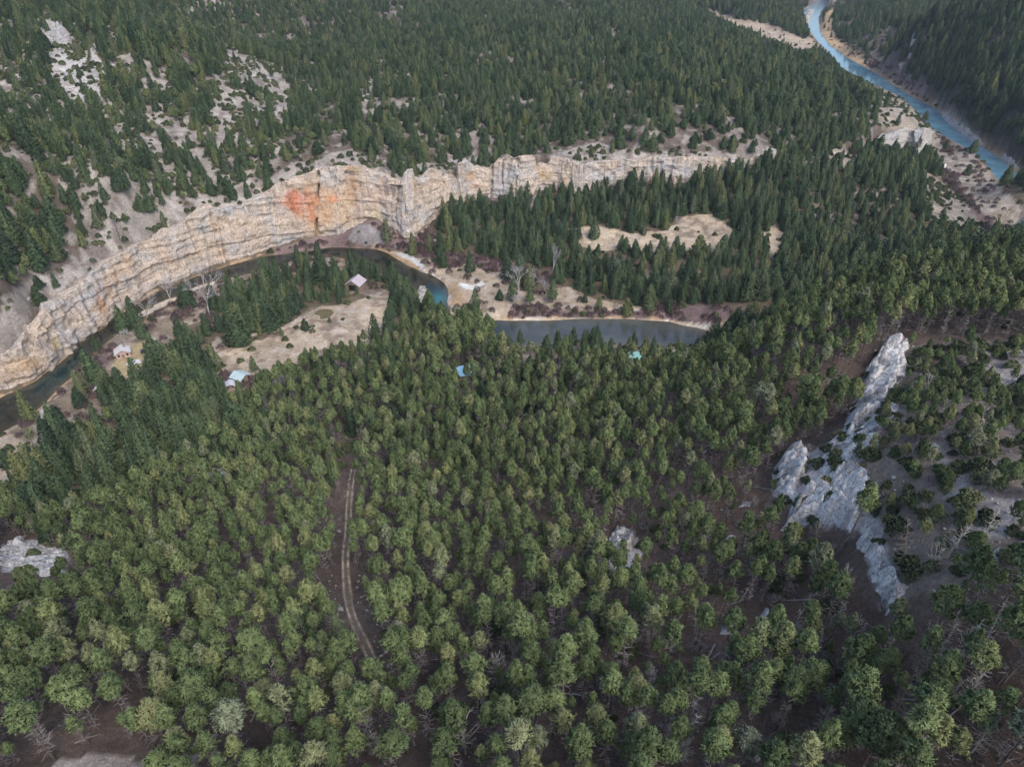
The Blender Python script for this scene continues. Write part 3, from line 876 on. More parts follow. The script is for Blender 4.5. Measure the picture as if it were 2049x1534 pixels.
STAINS = [  # survey pixel, radii, colour, strength
    (603, 402, 30, 19, (0.56, 0.17, 0.07), 0.95), (617, 428, 11, 14, (0.62, 0.19, 0.07), 0.9), (584, 404, 12, 9, (0.60, 0.20, 0.08), 0.8),
    (665, 399, 10, 8, (0.60, 0.20, 0.08), 0.8), (655, 420, 12, 22, (0.60, 0.33, 0.16), 0.65), (632, 408, 36, 44, (0.56, 0.33, 0.17), 0.69), (608, 378, 28, 10, (0.46, 0.29, 0.15), 0.6),
    (706, 380, 13, 34, (0.40, 0.24, 0.12), 0.75), (760, 385, 26, 22, (0.60, 0.36, 0.24), 0.5), (752, 440, 10, 24, (0.70, 0.58, 0.36), 0.6),
    (636, 455, 16, 26, (0.56, 0.38, 0.22), 0.55), (680, 420, 42, 44, (0.64, 0.45, 0.28), 0.6), (700, 337, 16, 6, (0.55, 0.36, 0.2), 0.6),
    (940, 352, 12, 8, (0.56, 0.33, 0.16), 0.6), (955, 375, 14, 9, (0.58, 0.36, 0.2), 0.5), (828, 375, 10, 20, (0.58, 0.38, 0.2), 0.5), (868, 370, 26, 8, (0.58, 0.40, 0.25), 0.45),
    (1090, 354, 11, 12, (0.44, 0.29, 0.14), 0.9), (1132, 360, 5, 14, (0.62, 0.44, 0.24), 0.6), (1060, 385, 14, 14, (0.6, 0.47, 0.34), 0.4),
    (205, 598, 12, 22, (0.46, 0.27, 0.14), 0.8), (222, 560, 16, 22, (0.58, 0.36, 0.2), 0.65), (255, 520, 22, 10, (0.50, 0.34, 0.2), 0.55), (240, 540, 22, 10, (0.62, 0.42, 0.26), 0.5), (190, 620, 16, 10, (0.58, 0.42, 0.26), 0.5),
    (370, 505, 30, 9, (0.60, 0.40, 0.24), 0.55), (330, 520, 22, 14, (0.60, 0.42, 0.30), 0.45), (430, 450, 12, 14, (0.48, 0.33, 0.17), 0.6), (440, 500, 16, 22, (0.6, 0.44, 0.3), 0.4), (110, 690, 12, 14, (0.62, 0.47, 0.22), 0.7),
    (85, 655, 14, 7, (0.55, 0.42, 0.24), 0.6), (55, 730, 34, 16, (0.55, 0.36, 0.19), 0.6), (15, 750, 20, 18, (0.55, 0.38, 0.22), 0.5), (500, 450, 40, 20, (0.60, 0.46, 0.33), 0.35),
    (90, 690, 12, 20, (0.22, 0.19, 0.18), 0.7), (470, 505, 22, 16, (0.42, 0.44, 0.48), 0.6), (340, 475, 14, 9, (0.40, 0.41, 0.43), 0.6), (402, 458, 12, 10, (0.30, 0.34, 0.38), 0.7),
    (610, 370, 20, 5, (0.3, 0.3, 0.3), 0.0), (660, 355, 22, 20, (0.46, 0.47, 0.48), 0.6), (700, 350, 14, 8, (0.34, 0.32, 0.34), 0.5), (1020, 350, 36, 14, (0.46, 0.49, 0.53), 0.55), (1210, 352, 50, 14, (0.46, 0.49, 0.53), 0.5),
    (1345, 340, 60, 14, (0.46, 0.50, 0.55), 0.5), (820, 385, 8, 26, (0.50, 0.52, 0.55), 0.5), (525, 395, 30, 8, (0.46, 0.47, 0.48), 0.5), (120, 610, 50, 8, (0.46, 0.49, 0.52), 0.5), (450, 420, 40, 9, (0.46, 0.47, 0.48), 0.5),
]
CRACKS = [(638, 341, 475, 1.8), (793, 365, 440, 1.5), (692, 350, 400, 1.0), (1006, 335, 400, 0.9), (1033, 335, 400, 0.8), (835, 345, 395, 1.6), (894, 352, 390, 0.8), (672, 345, 400, 0.7), (1078, 320, 350, 1.2), (918, 355, 395, 0.8), (985, 340, 400, 1.0)]


def wall(name, P, IN, H, mat, lean, label, seed=0.0, dz=0.55, stains=True, amp=1.0, back=10.0):
    n = len(P)
    rows = int(max(H) / dz) + 1
    rows = min(max(rows, 20), 120)
    s = np.concatenate([[0], np.cumsum(np.linalg.norm(np.diff(P[:, :2], axis=0), axis=1))])
    nb = 9
    R = rows + nb + 2
    t = np.linspace(0, 1, rows)
    base_ext = 3.0
    Zr = np.empty((n, R)); IO = np.empty((n, R)); TT = np.empty((n, R))
    Zr[:, 0] = P[:, 2] - base_ext; IO[:, 0] = -1.0; TT[:, 0] = 0
    Zr[:, 1:rows + 1] = P[:, 2, None] + H[:, None] * t[None]
    IO[:, 1:rows + 1] = H[:, None] * t[None] * lean
    TT[:, 1:rows + 1] = t[None]
    b = np.linspace(0, 1, nb + 1)[1:]
    drop = 1.2 + 0.25 * np.abs(fbm(s / 6, seed + 2.0, 0, 3)) * 4
    Hl = np.array([np.percentile(H[max(0, i - 30):i + 31], 25) for i in range(0, n, 5)])
    Hl = np.interp(np.arange(n), np.arange(0, n, 5), Hl)
    for q, bb in enumerate(b):
        k = rows + 1 + q
        Zr[:, k] = P[:, 2] + (H * (1 - sstep(0.1, 0.6, bb)) + np.minimum(H, Hl - 0.6) * sstep(0.1, 0.6, bb)) - drop * bb * 0.4
        IO[:, k] = H * lean + back * bb
        TT[:, k] = 1.0
    Zr[:, R - 1] = Zr[:, R - 2] - 6.0; IO[:, R - 1] = IO[:, R - 2] + 0.5; TT[:, R - 1] = 1
    S = np.repeat(s[:, None], R, 1)
    Zw = Zr + 0.06 * S * np.where(S < 1e9, 1, 1)
    # buttresses and chimneys (vertical), bedding ledges (horizontal), blocks
    v1 = fbm(S / 17, Zr / 70, seed, 3)
    v2 = np.abs(fbm(S / 6.0, Zr / 30, seed + 9, 3))
    v3 = np.abs(fbm(S / 2.2, Zr / 9, seed + 19, 3))
    bedq = Zr + 0.05 * S + 2.2 * fbm(S / 16, Zr / 16, seed + 3, 3)
    led = np.floor(bedq / 1.6); fr = bedq / 1.6 - led
    ledv = (_G[(led.astype(int) * 7) & 511] * 0.20 + 0.10 * sstep(0.0, 0.25, fr)) * (0.3 + 1.2 * sstep(-0.2, 0.3, fbm(S / 25, Zr / 12, seed + 71, 2)))
    led3 = np.floor(bedq / 6.5)
    ledv += _G[(led3.astype(int) * 13) & 511] * 0.45
    gate = sstep(-0.15, 0.25, fbm(S / 30, Zr / 25, seed + 88, 2))
    joint = np.exp(-(fbm(S / 3.4, Zr / 60, seed + 51, 2) / 0.05) ** 2) * gate
    disp = amp * (3.4 * v1 - 2.6 * v2 - 1.0 * v3 - 2.0 * joint + ledv + 1.1 * fbm(S / 3.2, Zr / 2.4, seed + 5, 4))
    over = 1.0 - 1.5 * sstep(0.0, 0.10, TT)                          # foot undercut above the water
    disp = disp - np.clip(over, 0, 1) * 1.0
    edge = np.minimum(1, np.minimum(np.arange(n), n - 1 - np.arange(n)) / 14)[:, None]
    disp = disp * edge
    backm = sstep(0, 1, (IO - (H * lean)[:, None]) / back)
    d = disp * (1 - backm)
    px0, py0, _ = proj(P[:, 0, None] + IN[:, 0, None] * IO, P[:, 1, None] + IN[:, 1, None] * IO, Zr)
    if stains:
        for cx, ya, yb, dep in CRACKS:
            g = np.exp(-((px0 + 0.04 * (py0 - ya) - cx + 2.0 * vnoise(py0 / 14.0, cx * 0.7)) / 1.7) ** 2) * (0.35 + 1.1 * sstep(-0.3, 0.3, vnoise(py0 / 9.0, cx))) * sstep(ya - 14, ya, py0) * (1 - sstep(yb - 15, yb + 10, py0))
            d = d - 2.2 * dep * g
    X = P[:, 0, None] + IN[:, 0, None] * (IO - d)
    Y = P[:, 1, None] + IN[:, 1, None] * (IO - d)
    Z = Zr + 0.35 * amp * fbm(S / 1.5, Zr / 1.5, seed + 30, 2) * (TT > 0.02)
    rug = sstep(0.02, 0.5, backm) * (1 - sstep(0.8, 1.0, backm))
    Z = Z + rug * 1.3 * amp * fbm(X / 3.0, Y / 3.0, seed + 40, 4)
    V = np.stack([X, Y, Z], -1).reshape(-1, 3)
    i = np.arange(n * R).reshape(n, R)
    F = np.stack([i[:-1, :-1], i[1:, :-1], i[1:, 1:], i[:-1, 1:]], -1).reshape(-1, 4)
    o = mesh_obj(name, V, F, mat, smooth=False)
    C = np.zeros((len(V), 4)); C[:, :3] = 0.4
    if stains:
        px, py, _ = proj(V[:, 0], V[:, 1], V[:, 2])
        acc = np.zeros((len(V), 3)); wt = np.zeros(len(V)) + 1e-6; rem = np.ones(len(V))
        nz = 0.30 + 0.6 * sstep(-0.25, 0.25, fbm(V[:, 0] / 2.5, V[:, 1] / 2.5 + V[:, 2] / 5.0, 4.4, 4)) + 0.6 * sstep(-0.2, 0.25, fbm((V[:, 0] + 0.4 * V[:, 1]) / 1.1, V[:, 2] / 14.0, 8.4, 3))
        jx = 5 * fbm(V[:, 0] / 3, V[:, 2] / 3, 1.1, 3); jy = 5 * fbm(V[:, 0] / 3, V[:, 2] / 3, 6.1, 3)
        for cx, cy, rx, ry, col, st in STAINS:
            w = st * np.exp(-((((px + jx - cx) / (rx * (1.3 if st > .7 else 1.0))) ** 2 + ((py + jy - cy) / (ry * (1.3 if st > .7 else 1.0))) ** 2) ** 1.5) * 0.9)
            w = np.clip(w * nz, 0, 0.97)
            acc += (w ** 2)[:, None] * np.array(col); wt += w ** 2; rem *= 1 - w
        C[:, :3] = acc / wt[:, None]; C[:, 3] = (1 - rem) * 0.9
        # scree and weed on the rounded brink
        bm = sstep(0.35, 0.8, np.repeat(backm[:, :, None], 1, 2).reshape(-1))
        C[:, :3] = C[:, :3] * (1 - bm[:, None]) + np.array(GC['scree']) * bm[:, None]
        C[:, 3] = np.maximum(C[:, 3], bm * 0.8)
    color_attr(o, C)
    tag(o, label, "cliff")
    return o


wall("limestone_cliff", WP, WIN, WH, M['cliff'], WLEAN, "long pale limestone cliff with an orange red stain, running along the river bend")
wall("limestone_cliff", WP2, WIN2, WH2, M['rock2'], 0.3, "small grey cliff on the spur end above the far river bend", seed=50, dz=0.8, stains=False, amp=0.8, back=6)
# ------------------------------------------------------------------ trees
TR = np.random.default_rng(5)


def tufts(cent, nrm, L, W, k, spread, rng, face=0.45):
    """bunches of needle-like blades"""
    n = len(cent)
    c = np.repeat(cent, k, 0); d = np.repeat(nrm, k, 0) + rng.normal(0, spread, (n * k, 3))
    d /= np.linalg.norm(d, axis=1)[:, None] + 1e-9
    side = np.cross(d, rng.normal(0, 1, (n * k, 3))); side /= np.linalg.norm(side, axis=1)[:, None] + 1e-9
    ln = (L * rng.uniform(0.6, 1.3, n * k))[:, None]
    w = (W * rng.uniform(0.7, 1.3, n * k))[:, None]
    a = c - side * w - d * ln * 0.3; b = c + side * w - d * ln * 0.3; t = c + d * ln
    nn = np.repeat(nrm, k, 0)
    gn = np.cross(b - a, t - a)
    fl = (gn * nn).sum(1) < 0
    a2 = np.where(fl[:, None], b, a); b2 = np.where(fl[:, None], a, b)
    gn = np.where(fl[:, None], -gn, gn); gn /= np.linalg.norm(gn, axis=1)[:, None] + 1e-9
    V = np.stack([a2, b2, t], 1).reshape(-1, 3)
    F = np.arange(len(V)).reshape(-1, 3)
    sn = nn * 0.8 + gn * face
    sn /= np.linalg.norm(sn, axis=1)[:, None] + 1e-9
    return V, F, np.repeat(sn, 3, 0)


def tri_mesh(name, V, F, mat, nrm=None):
    me = bpy.data.meshes.new(name)
    me.vertices.add(len(V)); me.vertices.foreach_set("co", V.astype(np.float32).ravel())
    me.loops.add(F.size); me.loops.foreach_set("vertex_index", F.astype(np.int32).ravel())
    me.polygons.add(len(F)); me.polygons.foreach_set("loop_start", np.arange(0, F.size, 3, dtype=np.int32))
    me.update(calc_edges=True)
    me.materials.append(mat)
    if nrm is not None:
        me.polygons.foreach_set("use_smooth", np.ones(len(F), bool))
        me.normals_split_custom_set([tuple(v) for v in nrm[F.ravel()]])
    return me


def pine_crown(seed, H=12.0, base=0.45, R=2.0, shape='dome', lean=(0, 0), ragged=0.0, ntuft=300):
    rng = np.random.default_rng(seed)
    n = int(ntuft * 1.35)
    t = rng.uniform(0, 1, n) ** 0.8
    a = rng.uniform(0, 2 * math.pi, n)

    def rad(t):
        if shape == 'dome':
            return R * np.clip(1 - t ** 1.7, 0.0, 1) ** 0.62 * (0.55 + 0.45 * np.minimum(1, t * 3.6))
        if shape == 'cone':
            return R * np.clip(1.0 - t, 0, 1) ** 0.72 * 1.15 * (0.5 + 0.5 * np.minimum(1, t * 3.6))
        return R * np.clip(1.02 - t, 0, 1) ** 0.5 * (0.78 + 0.22 * np.sin(t * 17 + seed))
    # lumps: boughs push the outline in and out
    lump = 1 + (0.16 + 0.14 * ragged) * (np.sin(3 * a + 7 * t + seed) + 0.8 * np.sin(5 * a - 11 * t + 2 * seed)) * 0.8
    f = rng.uniform(0, 1, n)
    f = np.where(f < 0.8, 0.80 + 0.25 * f, rng.uniform(0.3, 0.8, n))
    r = rad(t) * lump * f
    z = H * (base + (1 - base) * t) + rng.normal(0, 0.10, n)
    cx = np.cos(a) * r + lean[0] * (z / H) ** 2; cy = np.sin(a) * r + lean[1] * (z / H) ** 2
    C = np.stack([cx, cy, z], 1)
    hh = H * (1 - base)
    nr = np.stack([np.cos(a) * r / R, np.sin(a) * r / R, (t - 0.30) * 1.5 + 0.15], 1)
    # clump shading: each lump has its own rounded top
    nr += 0.45 * np.stack([np.sin(9 * t + 3 * a + seed), np.cos(8 * t - 4 * a), np.abs(np.sin(13 * t + 5 * a)) * 0.8], 1)
    nr /= np.linalg.norm(nr, axis=1)[:, None] + 1e-9
    return tufts(C, nr, 0.42, 0.13, 7, 0.75, rng)


def fir_crown(seed, H=15.0, R=2.4, base=0.06, full=1.0, nt=420):
    rng = np.random.default_rng(seed)
    n = nt
    t = 1 - rng.uniform(0, 1, n) ** 0.62               # more at the base where it is wide
    tier = 0.86 + 0.20 * np.abs(np.sin(t * 24 + seed))
    r = R * (1.0 - t) ** 0.72 * tier * (0.75 + 0.25 * np.minimum(1, t * 8)) + 0.10
    ang = rng.uniform(0, 2 * math.pi, n)
    lob = 1 + 0.22 * np.sin(ang * 3 + seed + 5 * t) + 0.14 * np.sin(ang * 5 + t * 9)
    r = r * lob * rng.uniform(0.62, 1.0, n) ** 0.6
    z = H * (base + (1 - base) * t) - 0.1 * r
    C = np.stack([np.cos(ang) * r, np.sin(ang) * r, z], 1)
    nr = np.stack([np.cos(ang), np.sin(ang), 0.35 + 1.2 * t], 1)
    nr /= np.linalg.norm(nr, axis=1)[:, None]
    V, F, Nn = tufts(C, nr, 0.66 * full, 0.19 * full, 6, 0.6, rng, 0.85)
    # leader
    tv = np.array([[0.12, 0, H * 0.95], [-0.06, 0.1, H * 0.95], [0, 0, H * 1.04], [-0.06, -0.1, H * 0.95]])
    F = np.vstack([F, np.array([[0, 1, 2], [1, 3, 2], [3, 0, 2]]) + len(V)])
    V = np.vstack([V, tv]); Nn = np.vstack([Nn, np.tile([[0, 0, 1.0]], (4, 1))])
    # inner boughs: jagged skirts close to the stem
    k = 11
    for tt in np.linspace(0.02, 0.86, 9):
        rr = R * (1 - tt) ** 0.85 * 0.62
        z0 = H * (base + (1 - base) * tt)
        a0 = rng.uniform(0, 6)
        ring = [[rr * (1 if q % 2 else 0.72) * math.cos(a0 + q * math.pi / k), rr * (1 if q % 2 else 0.72) * math.sin(a0 + q * math.pi / k), z0 - 0.25 * rr] for q in range(2 * k)]
        b = len(V)
        V = np.vstack([V, np.array(ring + [[0, 0, z0 + H * 0.13]])])
        rn = np.array([[q[0], q[1], 0.4 * rr] for q in ring] + [[0, 0, 1.0]]); rn /= np.linalg.norm(rn, axis=1)[:, None]
        Nn = np.vstack([Nn, rn])
        F = np.vstack([F, np.array([[b + q, b + (q + 1) % (2 * k), b + 2 * k] for q in range(2 * k)])])
    return V, F, Nn


def twig_mesh(H, lean, dead, dead_z, seed, blen):
    rng = random.Random(seed); m = MB()
    for i in range(dead):
        z = H * rng.uniform(*dead_z); a = rng.uniform(0, 6.28); L = blen * rng.uniform(0.5, 1.2)
        p0 = Vector((lean[0] * z * z / H ** 2, lean[1] * z * z / H ** 2, z))
        d = Vector((math.cos(a), math.sin(a), rng.uniform(-.1, .45)))
        p1 = p0 + d * L * .55; p2 = p0 + d * L + Vector((0, 0, rng.uniform(-.25, .25)))
        m.tube([p0, p1, p2], [0.05, 0.035, 0.015], 3, False)
        e = p1 + Vector((math.cos(a + .8), math.sin(a + .8), .2)) * L * .4
        m.tube([p1, e], [0.03, 0.012], 3, False)
    return m


def stem_mesh(name, H, r0, lean=(0, 0), dead=0, dead_z=(0.2, 0.5), seed=0, blen=1.3, n=6):
    rng = random.Random(seed)
    m = MB()
    zs = [-1.6, 0, H * 0.3, H * 0.6, H * 0.93]
    m.tube([(lean[0] * max(z, 0) ** 2 / H ** 2, lean[1] * max(z, 0) ** 2 / H ** 2, z) for z in zs], [r0 * 1.3, r0 * 1.15, r0 * 0.85, r0 * 0.55, 0.03], n, False)
    for i in range(dead):
        z = H * rng.uniform(*dead_z); a = rng.uniform(0, 6.28); L = blen * rng.uniform(0.5, 1.2)
        p0 = Vector((lean[0] * z * z / H ** 2, lean[1] * z * z / H ** 2, z))
        p1 = p0 + Vector((math.cos(a) * L * 0.6, math.sin(a) * L * 0.6, rng.uniform(-0.1, 0.25)))
        p2 = p0 + Vector((math.cos(a) * L, math.sin(a) * L, rng.uniform(-0.25, 0.35)))
        m.tube([p0, p1, p2], [0.045, 0.03, 0.012], 3, False)
    return m


def snag_mesh(seed, H=11, r0=0.16, nbr=46, up=0.2, blen=1.5, lean=(0.6, 0.2), z0=0.15, fork=2):
    rng = random.Random(seed)
    m = MB()

    def at(z):
        return Vector((lean[0] * (z / H) ** 2, lean[1] * (z / H) ** 2, z))
    m.tube([at(z) if z > 0 else Vector((0, 0, z)) for z in (-1.5, 0, H * .3, H * .6, H * .85, H)], [r0 * 1.3, r0 * 1.1, r0 * .8, r0 * .5, r0 * .25, 0.015], 6, False)
    for i in range(nbr):
        t = rng.uniform(z0, 0.97); z = H * t; a = i * 2.4 + rng.uniform(-.4, .4)
        L = blen * (1.15 - t) ** 0.6 * rng.uniform(0.5, 1.15)
        d = Vector((math.cos(a), math.sin(a), up * rng.uniform(-0.4, 1.6)))
        p0 = at(z); p1 = p0 + d * L * 0.5; p2 = p0 + d * L + Vector((0, 0, rng.uniform(-.1, .3) * L))
        m.tube([p0, p1, p2], [0.05, 0.035, 0.012], 3, False)
        for q in range(fork):
            s = p1.lerp(p2, rng.uniform(0, .7)); e = s + Vector((math.cos(a + rng.uniform(-1, 1)), math.sin(a + rng.uniform(-1, 1)), up + rng.uniform(-.1, .3))) * L * 0.4
            m.tube([s, e], [0.028, 0.01], 3, False)
    return m


PINE_KINDS = [  # word, builder args, lean, number of dead side branches
    ("dome crowned", dict(seed=1, H=12, base=.72, R=1.65, shape='dome', ragged=.3, ntuft=300), (0.2, 0.1), 26),
    ("narrow pointed", dict(seed=2, H=12.5, base=.67, R=1.5, shape='cone', ragged=.4, ntuft=300), (0, 0), 26),
    ("broad bushy", dict(seed=3, H=11, base=.60, R=2.2, shape='dome', ragged=.7, ntuft=430), (0, 0.2), 18),
    ("lopsided", dict(seed=4, H=12, base=.70, R=1.6, shape='cone', ragged=1.2, lean=(0.9, 0.3), ntuft=270), (0.9, 0.3), 30),
    ("small topped long stemmed", dict(seed=5, H=13, base=.77, R=1.35, shape='cone', ragged=.5, ntuft=200), (-0.5, 0.2), 40),
    ("loose open crowned", dict(seed=6, H=12, base=.62, R=1.85, shape='open', ragged=1.4, ntuft=170), (-0.3, -0.2), 40),
    ("full egg shaped", dict(seed=7, H=11.5, base=.58, R=1.9, shape='cone', ragged=.5, ntuft=400), (0, 0), 14),
]
FIR_KINDS = [
    ("slim pointed", dict(seed=11, H=14, R=2.6, nt=430)),
    ("broad based", dict(seed=12, H=13.5, R=3.6, nt=560)),
    ("evenly tapered", dict(seed=13, H=14, R=3.1, nt=500)),
    ("thin straggly", dict(seed=14, H=13.5, R=2.3, base=.2, nt=300)),
    ("stout bushy", dict(seed=15, H=11.5, R=3.4, nt=540, full=1.15)),
]


def place_seed_tree(name, label_kind, V, F, mat, stem, x, y, z, sc, rz, cat):
    root = empty(name, (x, y, z), rz)
    root.scale = (sc, sc, sc)
    cm = tri_mesh("crown", V, F, mat)
    c = bpy.data.objects.new("crown", cm); COL.objects.link(c); c.parent = root
    s = stem.build("trunk", M['bark'], root)
    root["category"] = cat
    return root, c, s


# ---- scatter: one tree per jittered cell, thinned by the land cover
def scatter(x0, x1, y0, y1, sp, rng):
    nx = int((x1 - x0) / sp); ny = int((y1 - y0) / sp)
    gx, gy = np.meshgrid(np.arange(nx), np.arange(ny))
    X = x0 + (gx + 0.5 * (gy % 2) + rng.uniform(-.42, .42, gx.shape)) * sp
    Y = y0 + (gy + rng.uniform(-.42, .42, gx.shape)) * sp
    return X.ravel(), Y.ravel()


def in_view(x, y, z, mx=160, top=-120, bot=1534 + 420):
    px, py, f = proj(x, y, z)
    return (px > -mx) & (px < 2049 + mx) & (py > top) & (py < bot) & (f > 5), px, py, f


def collect(spec):
    """spec: list of (x0,x1,y0,y1,spacing)"""
    out = []
    for (x0, x1, y0, y1, sp, zn) in spec:
        X, Y = scatter(x0, x1, y0, y1, sp, TR)
        # cheap frustum test before heights
        k = np.abs(X) < 60 + (Y + 110) * 0.80
        X, Y = X[k], Y[k]
        Z = height(X, Y)
        ok, px, py, f = in_view(X, Y, Z)
        X, Y, Z, px, py = X[ok], Y[ok], Z[ok], px[ok], py[ok]
        zid = zone_of(px, py)
        near = np.array([ZONES[i][3] if i >= 0 else 0 for i in zid])
        kind = np.array([ZONES[i][4] if i >= 0 else 'f' for i in zid])
        nm = np.isin(zid, NEARZ)
        sel = nm if zn == 'near' else (~nm if zn == 'far' else np.array([i >= 0 and ZONES[i][0] in ('leftdense', 'leftmid', 'leftslope') for i in zid]))
        X, Y, Z, px, py, zid = X[sel], Y[sel], Z[sel], px[sel], py[sel], zid[sel]
        den = np.array([ZONES[i][3] for i in zid]) if len(zid) else np.zeros(0)
        cl = fbm(X / 26, Y / 26, 6.6, 3)                       # natural openings
        amt = np.where(den > 0.9, 0.35, 1.0)
        den = den * np.clip(1 + 1.6 * amt * cl, 0.1, 1.25)
        rs = river_sd(X, Y); sd = near_wall(X, Y)
        okk = (TR.uniform(0, 1, len(X)) < den) & (rs > 4.0) & ~((sd > -1.5) & (sd < 9))
        # keep clear of the track
        td = dist_line(X, Y, TRACKW)
        okk &= td > np.where(py > 1150, 2.9, 2.2)
        for (hx, hy, hr) in KEEP:
            okk &= (X - hx) ** 2 + (Y - hy) ** 2 > hr * hr
        X, Y, Z, px, py, zid = X[okk], Y[okk], Z[okk], px[okk], py[okk], zid[okk]
        k2 = np.array([ZONES[i][4] for i in zid]); hf = np.array([ZONES[i][5] for i in zid])
        out.append((X, Y, Z, px, py, zid, k2, hf))
    return [np.concatenate([o[i] for o in out]) for i in range(8)]


NEARZ = [ZI[k] for k in ('near', 'bendwood', 'leftstand', 'rightlow', 'gullyn', 'ridge', 'ridgebare', 'ridgebare2', 'ridgeslab', 'ridgeslab2', 'wedge', 'leftrock', 'leftrock2', 'turnout', 'turnout2')]
TRACKW = [ground_at(a, b)[:2] for a, b in TRACK]
KEEP = []


def instanced(name, pts, kinds, label, cat):
    """one object that scatters copies of the crowns and trunks already standing in the scene"""
    X, Y, Z, S, R, K, T = pts
    me = bpy.data.meshes.new(name)
    n = len(X)
    me.vertices.add(n)
    me.vertices.foreach_set("co", np.stack([X, Y, Z], 1).astype(np.float32).ravel())
    for nm, dt, arr in (("scale", 'FLOAT_VECTOR', S), ("turn", 'FLOAT_VECTOR', R), ("pick", 'INT', K)):
        a = me.attributes.new(nm, dt, 'POINT')
        if dt == 'INT':
            a.data.foreach_set("value", K.astype(np.int32))
        else:
            a.data.foreach_set("vector", arr.astype(np.float32).ravel())
    o = bpy.data.objects.new(name, me); COL.objects.link(o)
    ng = bpy.data.node_groups.new(name, 'GeometryNodeTree')
    ng.interface.new_socket("Geometry", in_out='INPUT', socket_type='NodeSocketGeometry')
    ng.interface.new_socket("Geometry", in_out='OUTPUT', socket_type='NodeSocketGeometry')
    gi = ng.nodes.new("NodeGroupInput"); go = ng.nodes.new("NodeGroupOutput")
    jall = ng.nodes.new("GeometryNodeJoinGeometry")
    for parts in reversed(kinds):
        jn = ng.nodes.new("GeometryNodeJoinGeometry")
        for p in parts:
            oi = ng.nodes.new("GeometryNodeObjectInfo"); oi.transform_space = 'ORIGINAL'
            oi.inputs["Object"].default_value = p
            ng.links.new(oi.outputs["Geometry"], jn.inputs[0])
        g2i = ng.nodes.new("GeometryNodeGeometryToInstance")
        ng.links.new(jn.outputs[0], g2i.inputs[0]); ng.links.new(g2i.outputs[0], jall.inputs[0])
    m2p = ng.nodes.new("GeometryNodeMeshToPoints")
    ng.links.new(gi.outputs[0], m2p.inputs["Mesh"])
    iop = ng.nodes.new("GeometryNodeInstanceOnPoints")
    iop.inputs["Pick Instance"].default_value = True
    ng.links.new(m2p.outputs[0], iop.inputs["Points"]); ng.links.new(jall.outputs[0], iop.inputs["Instance"])
    for nm, dt, sock in (("scale", 'FLOAT_VECTOR', "Scale"), ("turn", 'FLOAT_VECTOR', "Rotation"), ("pick", 'INT', "Instance Index")):
        na = ng.nodes.new("GeometryNodeInputNamedAttribute"); na.data_type = dt
        na.inputs["Name"].default_value = nm
        ng.links.new(na.outputs[0], iop.inputs[sock])
    ng.links.new(iop.outputs[0], go.inputs[0])
    md = o.modifiers.new("scatter", 'NODES'); md.node_group = ng
    return tag(o, label, cat, kind='stuff')
